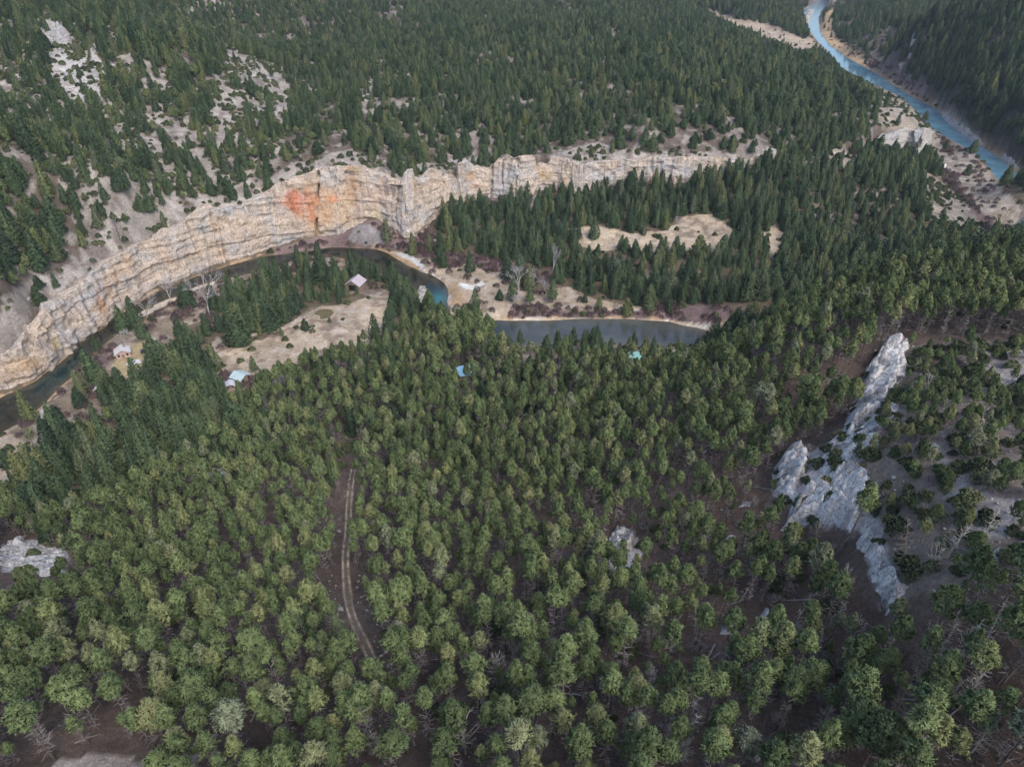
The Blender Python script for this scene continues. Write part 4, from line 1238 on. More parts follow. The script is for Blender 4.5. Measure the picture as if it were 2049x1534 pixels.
# ------------------------------------------------------------------ rock outcrops and boulders
def outcrop(name, poly, h, seed, label, cat="rock outcrop", mat=None, res=None, edge=None, tilt=0.0):
    W = [ground_at(a, b) for a, b in poly]
    P = [(w[0], w[1]) for w in W]
    xs = [p[0] for p in P]; ys = [p[1] for p in P]
    r = math.sqrt(np.mean(xs) ** 2 + np.mean(ys) ** 2 + 110 ** 2)
    res = res or max(0.22, r / 700)
    edge = edge or max(0.9, h * 0.35)
    nx = min(260, int((max(xs) - min(xs) + 4) / res)); ny = min(260, int((max(ys) - min(ys) + 4) / res))
    gx, gy = np.meshgrid(np.linspace(min(xs) - 2, max(xs) + 2, nx), np.linspace(min(ys) - 2, max(ys) + 2, ny))
    jx = gx + 1.1 * fbm(gx / 2.5, gy / 2.5, seed, 3) * min(1, h / 2); jy = gy + 1.1 * fbm(gx / 2.5, gy / 2.5, seed + 4, 3) * min(1, h / 2)
    d = dist_line(jx, jy, P, True); ins = inpoly(jx, jy, P)
    sd = np.where(ins, d, -d)
    z0 = height(gx, gy)
    prof = sstep(0, edge, sd)
    # joint bounded blocks: each cell of a warped Voronoi pattern sits at its own height, with open cracks between
    cs = min(2.6, max(1.0, h * 0.55))
    wx = gx + 0.5 * fbm(gx / 1.7, gy / 1.7, seed + 31, 3); wy = gy + 0.5 * fbm(gx / 1.7, gy / 1.7, seed + 37, 3)
    ca, sa = math.cos(0.6), math.sin(0.6)
    qx = (wx * ca + wy * sa) / (cs * 0.75); qy = (-wx * sa + wy * ca) / (cs * 1.5)
    f1 = np.full(gx.shape, 9.0); f2 = np.full(gx.shape, 9.0); hid = np.zeros(gx.shape); tlx = np.zeros(gx.shape); tly = np.zeros(gx.shape)
    bx, by = np.floor(qx).astype(int), np.floor(qy).astype(int)
    for ox in (-1, 0, 1):
        for oy in (-1, 0, 1):
            cx_, cy_ = bx + ox, by + oy
            jx_ = cx_ + 0.5 + 0.45 * _h(cx_, cy_, np.full(cx_.shape, 3 + int(seed))); jy_ = cy_ + 0.5 + 0.45 * _h(cx_, cy_, np.full(cx_.shape, 9 + int(seed)))
            dd = np.hypot(qx - jx_, qy - jy_)
            hv = _h(cx_, cy_, np.full(cx_.shape, 17)); 
            near = dd < f1
            f2 = np.where(near, f1, np.minimum(f2, dd)); hid = np.where(near, hv, hid)
            tlx = np.where(near, (qx - jx_), tlx); tly = np.where(near, (qy - jy_), tly)
            f1 = np.where(near, dd, f1)
    gap = f2 - f1
    crack = 1 - sstep(0.0, 0.16, gap)
    hh = h * prof * (0.72 + 0.45 * fbm(gx / 6, gy / 6, seed + 1, 2) + 0.22 * hid + 0.16 * hid * tlx - 0.20 * tly) - prof * crack * min(1.6, 0.35 * h + 0.2) \
        + (0.30 * fbm(gx / 1.1, gy / 1.1, seed + 2, 4) - 0.25 * np.abs(fbm(gx / 0.8, gy / 2.4, seed + 5, 3))) * prof * min(1.6, 0.5 + h / 4)
    Z = z0 + np.where(sd > -0.3, hh, 0) - np.where(sd <= 0.0, 0.7, 0.0)
    keep = sd > -1.2 - res
    idx = -np.ones(gx.shape, int)
    kc = keep[:-1, :-1] & keep[1:, :-1] & keep[:-1, 1:] & keep[1:, 1:]
    use = np.zeros(gx.shape, bool)
    use[:-1, :-1] |= kc; use[1:, :-1] |= kc; use[:-1, 1:] |= kc; use[1:, 1:] |= kc
    idx[use] = np.arange(use.sum())
    V = np.stack([gx[use], gy[use], Z[use]], 1)
    a, b, c, e = idx[:-1, :-1][kc], idx[:-1, 1:][kc], idx[1:, 1:][kc], idx[1:, :-1][kc]
    F = np.stack([a, b, c, e], 1)
    o = mesh_obj(name, V, F, mat or M['rock'])
    C = np.zeros((len(V), 4)); C[:, :3] = GC['ridge']
    dirt = sstep(0.05, 0.35, fbm(V[:, 0] / 2.2, V[:, 1] / 2.2, seed + 21, 3)) * 0.75
    C[:, 3] = dirt * 0.55 * (h < 6)
    color_attr(o, C)
    return tag(o, label, cat)


OC = [
    ("rock_outcrop", [(1760, 704), (1806, 702), (1816, 735), (1795, 778), (1768, 812), (1735, 838), (1705, 872), (1683, 892), (1686, 855), (1712, 795), (1733, 745)], 4.2, "long pale blue grey slab sloping along the left edge of the rocky ridge"),
    ("rock_outcrop", [(1758, 700), (1764, 687), (1800, 684), (1818, 692), (1812, 708), (1770, 712)], 3.6, "blocky pale rock cap at the very top of the ridge slab"),
    ("rock_outcrop", [(1648, 905), (1655, 885), (1675, 878), (1680, 893), (1664, 910)], 2.2, "small white rock step between the long slab and the twin buttress"),
    ("rock_outcrop", [(1542, 985), (1540, 955), (1560, 918), (1598, 906), (1618, 915), (1610, 960), (1585, 1010), (1560, 1012)], 5.0, "tall rounded pale buttress standing left of the ridge, highest of the lower crag"),
    ("rock_outcrop", [(1562, 1060), (1572, 1028), (1598, 988), (1630, 962), (1662, 975), (1690, 1000), (1724, 1030), (1718, 1066), (1662, 1060), (1625, 1050), (1590, 1066)], 4.2, "wide cracked pale crag with a dark cleft, below the rounded buttress"),
    ("rock_outcrop", [(1640, 945), (1652, 905), (1690, 885), (1745, 838), (1782, 800), (1800, 832), (1762, 880), (1735, 925), (1700, 940), (1665, 965)], 1.8, "long low pale shelf joining the upper slab to the cracked crag"),
    ("rock_outcrop", [(1655, 972), (1690, 945), (1722, 925), (1736, 960), (1742, 1012), (1700, 1022)], 1.8, "broken flat rock shelf behind the wide cracked crag"),
    ("rock_outcrop", [(1714, 1070), (1732, 1052), (1752, 1090), (1766, 1140), (1748, 1158), (1722, 1110)], 2.8, "narrow grey rib between the wide crag and the streaked slab"),
    ("rock_outcrop", [(1732, 1160), (1762, 1145), (1795, 1148), (1812, 1170), (1802, 1215), (1780, 1236), (1756, 1222), (1744, 1190)], 3.6, "streaked blue grey slab at the lower end of the ridge"),
    ("rock_outcrop", [(1846, 905), (1866, 882), (1880, 898), (1866, 930)], 1.4, "small pale rock patch among the ridge pines, right of centre"),
    ("rock_outcrop", [(1968, 1118), (1990, 1100), (2012, 1106), (2000, 1130)], 1.3, "pale stone patch among scree at the right edge"),
    ("rock_outcrop", [(1880, 735), (1892, 720), (1912, 724), (1905, 742)], 1.2, "small white ledge right of the ridge cap among pines"),
    ("rock_outcrop", [(1208, 1135), (1214, 1095), (1228, 1062), (1256, 1058), (1275, 1082), (1262, 1108), (1238, 1142)], 2.8, "lone wedge shaped grey outcrop in the middle of the pine slope"),
    ("rock_outcrop", [(-20, 1130), (0, 1098), (30, 1088), (62, 1090), (110, 1100), (136, 1104), (128, 1142), (92, 1155), (50, 1142)], 1.6, "low white bedrock sheet at the left edge among pines"),
    ("rock_outcrop", [(12, 1096), (20, 1084), (52, 1080), (64, 1092), (40, 1100)], 2.6, "raised white knob on the upper side of the left edge bedrock"),
    ("boulder", [(412, 956), (424, 942), (450, 940), (464, 950), (456, 966), (430, 964)], 2.8, "white topped boulder alone in the dense pines left of the track"),
    ("boulder", [(1444, 1086), (1450, 1074), (1468, 1074), (1472, 1086), (1458, 1092)], 1.3, "pale smooth boulder left of the wide cracked crag"),
    ("boulder", [(1520, 1238), (1528, 1214), (1544, 1224), (1548, 1246), (1540, 1256), (1526, 1252)], 1.3, "upright pointed boulder in the lower right clearing"),
    ("boulder", [(1436, 1272), (1440, 1252), (1464, 1250), (1474, 1264), (1462, 1276)], 1.8, "split pale boulder beside the bare clearing"),
    ("boulder", [(1470, 1302), (1474, 1288), (1486, 1290), (1488, 1304)], 1.2, "small pale boulder directly below the split one"),
    ("boulder", [(1470, 1244), (1472, 1236), (1480, 1238), (1480, 1246)], 0.8, "smallest round boulder, just right above the split one"),
    ("boulder", [(1552, 866), (1556, 852), (1570, 850), (1574, 862), (1564, 870)], 1.6, "pale boulder at the foot of the ridge, left of the long slab"),
    ("boulder", [(1480, 1022), (1484, 1008), (1498, 1006), (1500, 1018)], 1.6, "grey boulder under pines left of the rounded buttress"),
    ("boulder", [(884, 1350), (890, 1342), (902, 1344), (900, 1354)], 0.7, "low grey stone right of the leaning bare trunk"),
    ("boulder", [(1948, 556), (1952, 544), (1964, 546), (1966, 558)], 2.4, "white rock poking out of the wooded crest at upper right"),
    ("rock_outcrop", [(830, 604), (836, 582), (850, 574), (862, 588), (860, 606), (846, 614)], 3.2, "pale pitted rock tower beside the turquoise river bend"),
    ("rock_outcrop", [(76, 64), (88, 50), (106, 50), (140, 66), (146, 90), (112, 94), (86, 82)], 4.5, "jagged white crag high on the left hillside"),
    ("rock_outcrop", [(176, 112), (184, 100), (202, 106), (208, 130), (186, 128)], 6.0, "white pinnacle above the pale scree bowl, upper left"),
    ("rock_outcrop", [(374, 34), (382, 19), (396, 26), (394, 42)], 7.0, "small white spire on the skyline ridge of the left hillside"),
    ("rock_outcrop", [(1798, 76), (1806, 58), (1832, 66), (1836, 84), (1826, 118), (1814, 124), (1822, 88)], 8.0, "pale crag breaking the dark forest across the far river"),
    ("rock_outcrop", [(1882, 226), (1904, 238), (1932, 256), (1964, 282), (1972, 296), (1950, 288), (1920, 266), (1888, 244)], 4.0, "broken rock band along the far river's right bank"),
    ("rock_outcrop", [(2000, 312), (2012, 308), (2030, 322), (2042, 342), (2030, 338)], 4.0, "rock band at the right edge beside the far river"),
    ("rock_outcrop", [(1610, 28), (1618, 10), (1634, 4), (1630, 16), (1618, 40)], 6.0, "pale bluff beside the farthest river bend"),
]
for i, (nm, poly, h, lab) in enumerate(OC):
    outcrop(nm, poly, h, 100.3 + 7.7 * i, lab, "boulder" if nm == "boulder" else "rock outcrop", mat=M['rock2'] if poly[0][1] < 620 else M['rock'])

# ------------------------------------------------------------------ track, turnout tracks, valley ruts
def draped(name, pix, width, lift, mat, prof=None, n=220, kind='structure', world=None, across=9):
    W = world if world is not None else [ground_at(a, b)[:2] for a, b in pix]
    C = resample(catmull([(w[0], w[1], 0) for w in W], 1.0), n)
    T = np.gradient(C[:, :2], axis=0); T /= np.linalg.norm(T, axis=1)[:, None] + 1e-9
    Nn = np.stack([-T[:, 1], T[:, 0]], 1)
    ts = np.linspace(-1, 1, across)
    wj = width * (1 + 0.15 * vnoise(np.arange(n) * 0.2, 3.3))
    X = C[:, 0, None] + Nn[:, 0, None] * ts * wj[:, None] / 2
    Y = C[:, 1, None] + Nn[:, 1, None] * ts * wj[:, None] / 2
    Zc = height(C[:, 0], C[:, 1])
    Z = np.maximum(height(X, Y), Zc[:, None] - 0.3) + lift - 0.25 * (np.abs(ts) > 0.98)
    V = np.stack([X, Y, Z], -1).reshape(-1, 3)
    i = np.arange(n * across).reshape(n, across)
    F = np.stack([i[:-1, :-1], i[1:, :-1], i[1:, 1:], i[:-1, 1:]], -1).reshape(-1, 4)
    o = mesh_obj(name, V, F, mat, smooth=True)
    tn = np.tile(ts, (n, 1)).reshape(-1)
    rut = np.exp(-((np.abs(tn) - 0.52) / 0.17) ** 2)
    jit = 0.75 + 0.5 * vnoise(V[:, 0] / 1.5, V[:, 1] / 1.5)
    a, b = prof
    C4 = np.array(b) * (1 - rut[:, None]) + np.array(a) * rut[:, None] * jit[:, None]
    color_attr(o, C4)
    return tag(o, kind=kind)


draped("dirt_track", TRACK, 2.3, 0.28, M['ground'], ((0.54, 0.43, 0.35), (0.17, 0.135, 0.10)), across=15)
draped("valley_track", [(412, 716), (428, 704), (450, 690), (470, 678), (520, 668), (560, 660), (600, 640), (632, 622)], 2.8, 0.2, M['ground'], ((0.50, 0.45, 0.42), (0.36, 0.29, 0.23)), across=15)
draped("valley_road", [(-120, 922), (0, 918), (44, 911)], 3.2, 0.2, M['ground'], ((0.5, 0.47, 0.45), (0.45, 0.41, 0.38)))
draped("gravel_track", [(350, 1600), (372, 1530), (398, 1500), (420, 1470)], 2.8, 0.2, M['ground'], ((0.34, 0.30, 0.29), (0.2, 0.16, 0.14)), across=15)

# pond
px_, py_, pz_ = ground_at(648, 631)
m = MB(); n = 40
ring = [(px_ + 4.3 * math.cos(a) * (1 + .05 * math.sin(3 * a)), py_ + 4.6 * math.sin(a), pz_ + 0.22) for a in [2 * math.pi * i / n for i in range(n)]]
m.add(ring, [tuple(range(n))])
mpond = plain("dry_pond_sedge", (0.12, 0.105, 0.055), 0.9, 0.35, 1.2)
tag(m.build("pond", mpond), kind='structure')
m = MB()
for i in range(n):
    pass
outer = [(px_ + 5.3 * math.cos(a) * (1 + .05 * math.sin(3 * a + .4)), py_ + 5.7 * math.sin(a), pz_ + 0.05) for a in [2 * math.pi * i / n for i in range(n)]]
inner = [(p[0], p[1], p[2] + 0.22) for p in ring]
V = outer + inner
m.add(V, [(i, (i + 1) % n, n + (i + 1) % n, n + i) for i in range(n)])
tag(m.build("pond_bank", plain("bare_earth", (0.33, 0.27, 0.2), 0.95, 0.25, 1.0)), kind='structure')

# ------------------------------------------------------------------ buildings and vehicles in the valley
def cmat(name, col, rough=0.5, metal=0.0, var=0.12):
    return plain(name, col, rough, var, 0.8, metal)


M['wood'] = cmat("weathered_boards", (0.24, 0.18, 0.14), 0.9, 0, 0.3)
M['pinkwood'] = cmat("faded_pink_boards", (0.50, 0.36, 0.33), 0.9, 0, 0.2)
M['darkin'] = cmat("shade_and_tyre_black", (0.02, 0.02, 0.025), 0.9)  # painted shade inside the barn opening; also tyres and tow bar
M['glass'] = cmat("dark_window_glass", (0.03, 0.035, 0.04), 0.1)


def house(name, pix, w, l, hw, hr, rz, roofm, wallm, label, cat, over=0.5, front='open', chimney=False, lean=False):
    x, y, z = ground_at(*pix)
    root = empty(name, (x, y, z - 0.1), math.radians(rz), label, cat)
    KEEP.append((x, y, max(w, l) * 0.62 + 1.0))
    KEEP.append((x * 0.985, y * 0.955 if y > 150 else y - 3, max(w, l) * 0.5))
    m = MB(); t = 0.2
    X, Y = w / 2, l / 2
    m.box(-X, -X + t, -Y, Y, 0, hw); m.box(X - t, X, -Y, Y, 0, hw)
    m.add([(-X + t, Y - t, 0), (X - t, Y - t, 0), (X - t, Y - t, hw), (0, Y - t, hr - .15), (-X + t, Y - t, hw), (-X + t, Y, 0), (X - t, Y, 0), (X - t, Y, hw), (0, Y, hr - .15), (-X + t, Y, hw)],
          [(0, 1, 2, 3, 4), (9, 8, 7, 6, 5), (2, 7, 8, 3), (3, 8, 9, 4)])
    if front == 'open':
        o2 = w * 0.30
        m.box(-X + t, -o2, -Y, -Y + t, 0, hw); m.box(o2, X - t, -Y, -Y + t, 0, hw)
        m.add([(-X + t, -Y, hw + .002), (X - t, -Y, hw + .002), (0, -Y, hr - .15), (-X + t, -Y + t, hw + .002), (X - t, -Y + t, hw + .002), (0, -Y + t, hr - .15)],
              [(0, 1, 2), (5, 4, 3), (0, 3, 4, 1), (1, 4, 5, 2), (2, 5, 3, 0)])
    else:
        m.add([(-X + t, -Y, 0), (X - t, -Y, 0), (X - t, -Y, hw), (0, -Y, hr - .15), (-X + t, -Y, hw), (-X + t, -Y + t, 0), (X - t, -Y + t, 0), (X - t, -Y + t, hw), (0, -Y + t, hr - .15), (-X + t, -Y + t, hw)],
              [(4, 3, 2, 1, 0), (5, 6, 7, 8, 9), (2, 7, 8, 3), (3, 8, 9, 4)])
    m.build("wall", wallm, root)
    r = MB()
    for s in (-1, 1):
        e = X + over; dz = (hr - hw) / X * over
        a = [(0, -Y - over, hr), (0, Y + over, hr), (s * e, Y + over, hw - dz), (s * e, -Y - over, hw - dz)]
        b = [(p[0], p[1], p[2] + 0.14) for p in a]
        r.add(a + b, [(0, 1, 2, 3), (7, 6, 5, 4), (0, 4, 5, 1), (1, 5, 6, 2), (2, 6, 7, 3), (3, 7, 4, 0)])
        for k in range(1, int(l / 1.2)):                      # standing seams
            yy = -Y - over + k * 1.2
            r.add([(0, yy - .04, hr + .141), (0, yy + .04, hr + .141), (s * e, yy + .04, hw - dz + .141), (s * e, yy - .04, hw - dz + .141),
                   (0, yy, hr + .22), (s * e, yy, hw - dz + .22)], [(0, 4, 5, 3), (4, 1, 2, 5)])
    rf = r.build("roof", roofm, root)
    if chimney:
        c = MB(); c.box(X * .35, X * .35 + .5, Y * .3, Y * .3 + .5, hw, hr + 0.9); c.build("chimney", M['wood'], rf)
    if front == 'open':
        f = MB(); f.box(-w * .30, w * .30, -Y + t + .05, -Y + t + .12, 0.0, hw - .05); f.build("door", M['darkin'], root)  # no door leaf: near-black panel paints the shade inside the open front
    else:
        d = MB(); d.box(-.5, .5, -Y - .06, -Y - .003, 0, 2.05); dd = d.build("door", M['wood'], root)
        for xx in (-X * .6, X * .6):
            g = MB(); g.box(xx - .45, xx + .45, -Y - .05, -Y - .003, 1.0, 2.0); g.build("window", M['glass'], root)
        for yy in (-Y * .5, Y * .5):
            g = MB(); g.box(X + .003, X + .05, yy - .5, yy + .5, 1.0, 2.0); g.build("window", M['glass'], root)
    return root


house("barn", (713, 577), 7.2, 7.0, 3.2, 5.6, -16, cmat("pale_lilac_metal_roof", (0.42, 0.37, 0.41), 0.45), M['wood'], "open fronted barn with pale lilac metal roof by the river bend", "barn")
house("cabin", (248, 712), 5.4, 4.6, 2.4, 3.9, 28, cmat("white_metal_roof", (0.52, 0.50, 0.51), 0.45), M['pinkwood'], "small pinkish cabin with white roof in the yard beside the willows", "cabin", front='door', chimney=True)
house("shed", (484, 762), 5.0, 5.2, 2.4, 3.6, 62, cmat("pale_blue_metal_roof", (0.42, 0.52, 0.55), 0.4), M['wood'], "shed with pale ice blue roof at the edge of the pines", "shed", front='door')
house("shed", (462, 776), 2.6, 3.0, 1.8, 2.5, 20, cmat("light_grey_roof", (0.50, 0.51, 0.56), 0.5), M['wood'], "tiny grey roofed shed just below the ice blue roof", "shed", front='door')
house("house", (936, 752), 6.2, 8.0, 3.0, 5.0, -70, cmat("sky_blue_metal_roof", (0.20, 0.40, 0.58), 0.35), M['wood'], "house with bright sky blue metal roof half hidden in pines", "house", front='door')
house("house", (1270, 726), 7.5, 7.0, 3.0, 5.0, 75, cmat("turquoise_metal_roof", (0.24, 0.46, 0.42), 0.4), M['wood'], "house with pale turquoise roof among the pines right of centre", "house", front='door')
house("shed", (1268, 748), 3.0, 3.4, 2.8, 4.2, 40, cmat("faded_red_roof", (0.60, 0.20, 0.14), 0.6), M['wood'], "narrow shed with faded red roof below the turquoise roof", "shed", front='door')
house("shed", (203, 785), 3.0, 2.6, 2.0, 2.8, 10, cmat("white_roof", (0.5, 0.5, 0.5), 0.5), M['wood'], "little white roofed shed hidden among trees near the willows", "shed", front='door')


def wheel(root, x, y, r, w=0.22):
    m = MB(); m.tube([(x - w / 2, y, r), (x + w / 2, y, r)], [r, r], 14)
    t = m.build("wheel", M['darkin'], root)
    q = MB(); q.tube([(x - w / 2 - .01, y, r), (x + w / 2 + .01, y, r)], [r * .55, r * .55], 10); q.build("rim", M['dead'], t)


def trailer(pix, rz, L, W, H, mat, label, cat, name):
    x, y, z = ground_at(*pix)
    root = empty(name, (x, y, z + 0.05), math.radians(rz), label, cat)
    KEEP.append((x, y, L * 0.6 + 1)); KEEP.append((x * .97, y * .96, 3))
    m = MB()
    prof = [(-L / 2, .55), (L / 2 - .3, .55), (L / 2, 1.0), (L / 2 - .15, H - .25), (L / 2 - .6, H), (-L / 2 + .3, H), (-L / 2, H - .2)]
    n = len(prof)
    V = [(-W / 2, a, b) for a, b in prof] + [(W / 2, a, b) for a, b in prof]
    m.add(V, [tuple(range(n))[::-1], tuple(range(n, 2 * n))] + [(i, (i + 1) % n, n + (i + 1) % n, n + i) for i in range(n)])
    m.build("body", mat, root)
    g = MB(); g.box(W / 2 + .003, W / 2 + .04, -L * .3, -L * .05, H * .55, H * .82); g.build("window", M['glass'], root)
    g = MB(); g.box(W / 2 + .003, W / 2 + .04, L * .08, L * .08 + .65, .6, H * .88); g.build("door", M['dead'], root)
    g = MB(); g.tube([(0, L / 2 - .2, .6), (0, L / 2 + 1.1, .5)], [.06, .06], 6); g.build("tow_bar", M['darkin'], root)
    for s in (-1, 1):
        wheel(root, s * (W / 2 - .12), -.2, .34)
    return root


trailer((1880, 336), 30, 6.5, 2.6, 3.0, cmat("white_camper_panels", (0.80, 0.82, 0.85), 0.35), "white camper trailer parked under the spur cliff on the river flat", "camper trailer", "camper_trailer")
trailer((270, 731), -52, 5.4, 2.2, 1.5, cmat("lilac_white_panels", (0.62, 0.60, 0.68), 0.5), "low pale lilac trailer parked below the cabin", "trailer", "trailer")


def car(pix, rz, col, label):
    x, y, z = ground_at(*pix)
    root = empty("parked_car", (x, y, z + .05), math.radians(rz), label, "car")
    KEEP.append((x, y, 3.5))
    prof = [(-2.2, .35), (2.2, .35), (2.25, .8), (1.3, .98), (.7, 1.55), (-1.2, 1.6), (-2.0, 1.05), (-2.25, .95)]
    n = len(prof); m = MB()
    ins = [.85 if b < 1.1 else .68 for a, b in prof]
    V = [(-i, a, b) for (a, b), i in zip(prof, ins)] + [(i, a, b) for (a, b), i in zip(prof, ins)]
    m.add(V, [tuple(range(n))[::-1], tuple(range(n, 2 * n))] + [(i, (i + 1) % n, n + (i + 1) % n, n + i) for i in range(n)])
    m.build("body", cmat("car_paint", col, .3), root)
    for s in (-1, 1):
        wheel(root, s * .76, 1.4, .34); wheel(root, s * .76, -1.4, .34)
    g = MB(); g.add([(-.6, .78, 1.50), (.6, .78, 1.50), (.76, 1.29, 1.03), (-.76, 1.29, 1.03)], [(0, 1, 2, 3)]); g.build("windscreen", M['glass'], root)


car((294, 705), -60, (0.03, 0.035, 0.05), "dark car parked at the tree edge right of the cabin")
x, y, z = ground_at(190, 849)
m = MB()
for s in (0,):
    L = 2.4; secs = []
    for k in range(9):
        t = -1 + k / 4; w = .48 * (1 - t * t) ** .6 + .01; hgt = .32 + .12 * t * t
        secs.append([(-w, t * L, hgt), (-w * .6, t * L, .02), (w * .6, t * L, .02), (w, t * L, hgt), (w * .55, t * L, .12), (-w * .55, t * L, .12)])
    V = [p for q in secs for p in q]
    m.add(V, [(k * 6 + j, k * 6 + (j + 1) % 6, (k + 1) * 6 + (j + 1) % 6, (k + 1) * 6 + j) for k in range(8) for j in range(6)])
bo = m.build("rowing_boat", cmat("white_hull", (0.6, 0.6, 0.6), .4)); bo.location = (x, y, z + .4); bo.rotation_euler = (0, 0, -0.9); bo.scale = (1.1, 0.75, 1.0)
tag(bo, "small white boat lying in a gap between the left hand pines", "boat")
KEEP.append((x, y, 3)); KEEP.append((x * .96, y * .95, 3.0))
for pix, rr in (((256, 742), 4.5), ((262, 765), 3.5), ((484, 790), 3.5), ((180, 1560), 6), ((180, 1610), 6), ((110, 1590), 5), ((250, 1590), 5), ((30, 1165), 6), ((90, 1170), 6), ((60, 1195), 5), ((15, 1195), 5), ((420, 642), 5), ((424, 655), 5), ((409, 585), 4), ((297, 650), 5), ((300, 665), 4), ((342, 615), 4), ((1037, 600), 4), ((1060, 592), 3), ((1107, 552), 3.5), ((435, 960), 5), ((1240, 1110), 5.5), ((1455, 1088), 4), ((1535, 1250), 4), ((1462, 1280), 4), ((845, 612), 5), ((60, 1150), 6), ((1580, 1020), 6), ((1600, 1066), 5), ((1660, 1070), 5), ((1775, 1240), 5), ((1740, 1140), 4), ((1560, 970), 5), ((1772, 735), 5), ((1750, 765), 6), ((1725, 800), 6), ((1700, 850), 6), ((1672, 890), 6), ((1640, 930), 5), ((1605, 965), 5), ((1700, 1010), 6), ((1735, 1110), 5), ((1770, 1190), 6), ((1545, 1010), 5), ((1710, 880), 4)):
    g = ground_at(*pix); KEEP.append((g[0], g[1], rr))
# ------------------------------------------------------------------ forests
SPEC = [(-330, 360, -10, 430, 3.05, 'near'),
        (-420, 760, 120, 800, 5.0, 'far'),
        (-420, -60, 180, 620, 7.0, 'left'),
        (-900, 1000, 800, 1250, 5.6, 'far'),
        (-1000, 1100, 1250, 2100, 9.0, 'far')]
X, Y, Z, PX, PY, ZID, KD, HF = collect(SPEC)
n = len(X)
kd = KD.copy()
q_ = kd == 'q'
kd[q_] = np.where(TR.uniform(0, 1, q_.sum()) < 0.55, 'f', 'p')
q_ = kd == 'n'
kd[q_] = np.where(TR.uniform(0, 1, q_.sum()) < np.interp(PY[q_], [700, 880, 1000], [0.42, 0.22, 0.04]) * (1 - sstep(1100, 1300, PX[q_])), 'f', 'p')
uu_ = kd == 'u'
kd[uu_] = np.where(TR.uniform(0, 1, uu_.sum()) < 0.22, 'p', 'f')
mm = kd == 'm'
kd[mm] = np.where(TR.uniform(0, 1, mm.sum()) < 0.45, 'p', 'f')
SC_ = TR.normal(1.0, 0.17, n).clip(0.55, 1.35) * HF
young = TR.uniform(0, 1, n) < 0.07
SC_[young] *= 0.55
onr = np.array([ZONES[i][0] for i in ZID])
# trees of the left hillside are a little stockier pines
far_p = mm & (kd == 'p')
SC_[far_p] *= 1.15
RZ = TR.uniform(0, 6.283, n)
TX = TR.normal(0, 0.035, n); TY = TR.normal(0, 0.035, n)
isn = np.isin(ZID, NEARZ)
upz = np.array([ZONES[i][0] in ('upper', 'edgehigh', 'farwoodl') for i in ZID])
SC_ = SC_ * np.where(np.isin(ZID, NEARZ) & (kd == 'f') & ~np.isin(ZID, [ZI['leftstand'], ZI['bendwood']]), 0.74, 1.0)
WX = SC_ * TR.uniform(0.85, 1.2, n) * np.where(isn, np.interp(PY, [700, 850, 1000, 1250, 1500], [.80, .78, .74, .80, .90]), 1.0) * np.where(upz, 1.35, 1.0)
SC_ = SC_ * np.where(isn, 0.92, 1.0)
_, _, FD = proj(X, Y, Z)
# nothing tall right on the brow above the far river
tx, ty, _ = proj(X, Y, Z + SC_ * 11)
rp2 = RL2 + RR2[::-1]
hide = inpoly(tx, ty, rp2) & ~np.array([ZONES[i][0] in ('farslope', 'farmix', 'farbank') for i in ZID])
tx, ty, _ = proj(X, Y, Z + SC_ * 8)
hide |= inpoly(tx, ty, [(1040, 640), (1300, 640), (1450, 662), (1425, 690), (1330, 686), (1250, 672), (1140, 662), (1040, 658)]) & (PY > 660)
_m = ~hide
X, Y, Z, PX, PY, ZID, KD, HF, kd, SC_, young, far_p, mm, FD, RZ, TX, TY = [q[_m] for q in (X, Y, Z, PX, PY, ZID, KD, HF, kd, SC_, young, far_p, mm, FD, RZ, TX, TY)]
WX = WX[_m]
onr = onr[_m]
n = len(X)
inframe = (PX > 4) & (PX < 2045) & (PY > 4) & (PY < 1534 + 40 * SC_ * 120 / np.maximum(FD, 40))
size = SC_ * 12 * 1400 / FD
print("trees", n, "pines", (kd == 'p').sum(), "firs", (kd == 'f').sum())

PV, PO = [], []
for i, (w, kw, lean, dead) in enumerate(PINE_KINDS):
    V, F, Nn = pine_crown(**kw)
    PV.append((tri_mesh("crown", V, F, M['pine'], Nn), stem_mesh("trunk", kw['H'], 0.15, lean), twig_mesh(kw['H'], lean, dead, (0.18, kw['base'] + .05), i, 1.2)))
FV = []
for i, (w, kw) in enumerate(FIR_KINDS):
    V, F, Nn = fir_crown(**kw)
    FV.append((tri_mesh("crown", V, F, M['fir'], Nn), stem_mesh("trunk", kw['H'], 0.2, (0, 0), 4, (.02, .2), i, 1.2, 5), None))

pick = np.where(kd == 'p', TR.choice(7, n, p=[.24, .28, .06, .13, .14, .09, .06]), TR.choice(5, n, p=[.28, .2, .27, .1, .15]))

rdg = np.array([q.startswith('ridge') for q in onr]) & (kd == 'p')
pick[rdg] = TR.choice(7, rdg.sum(), p=[.08, .05, .34, .08, .0, .10, .35])
lft = np.array([q.startswith('left') or q == 'upper' for q in onr]) & (kd == 'p')
pick[lft] = TR.choice([2, 6, 1], lft.sum(), p=[.4, .4, .2])
SINK = np.where(rdg, 4.6, np.where(lft, 5.0, 0.15)) * SC_
SINK = np.where(rdg | lft, SINK, 0.15)

ORD = ["nearest", "second nearest", "third nearest", "fourth nearest", "fifth nearest", "sixth nearest", "seventh nearest", "eighth nearest", "ninth nearest", "tenth nearest",
       "eleventh nearest", "twelfth nearest", "thirteenth nearest", "fourteenth nearest"]


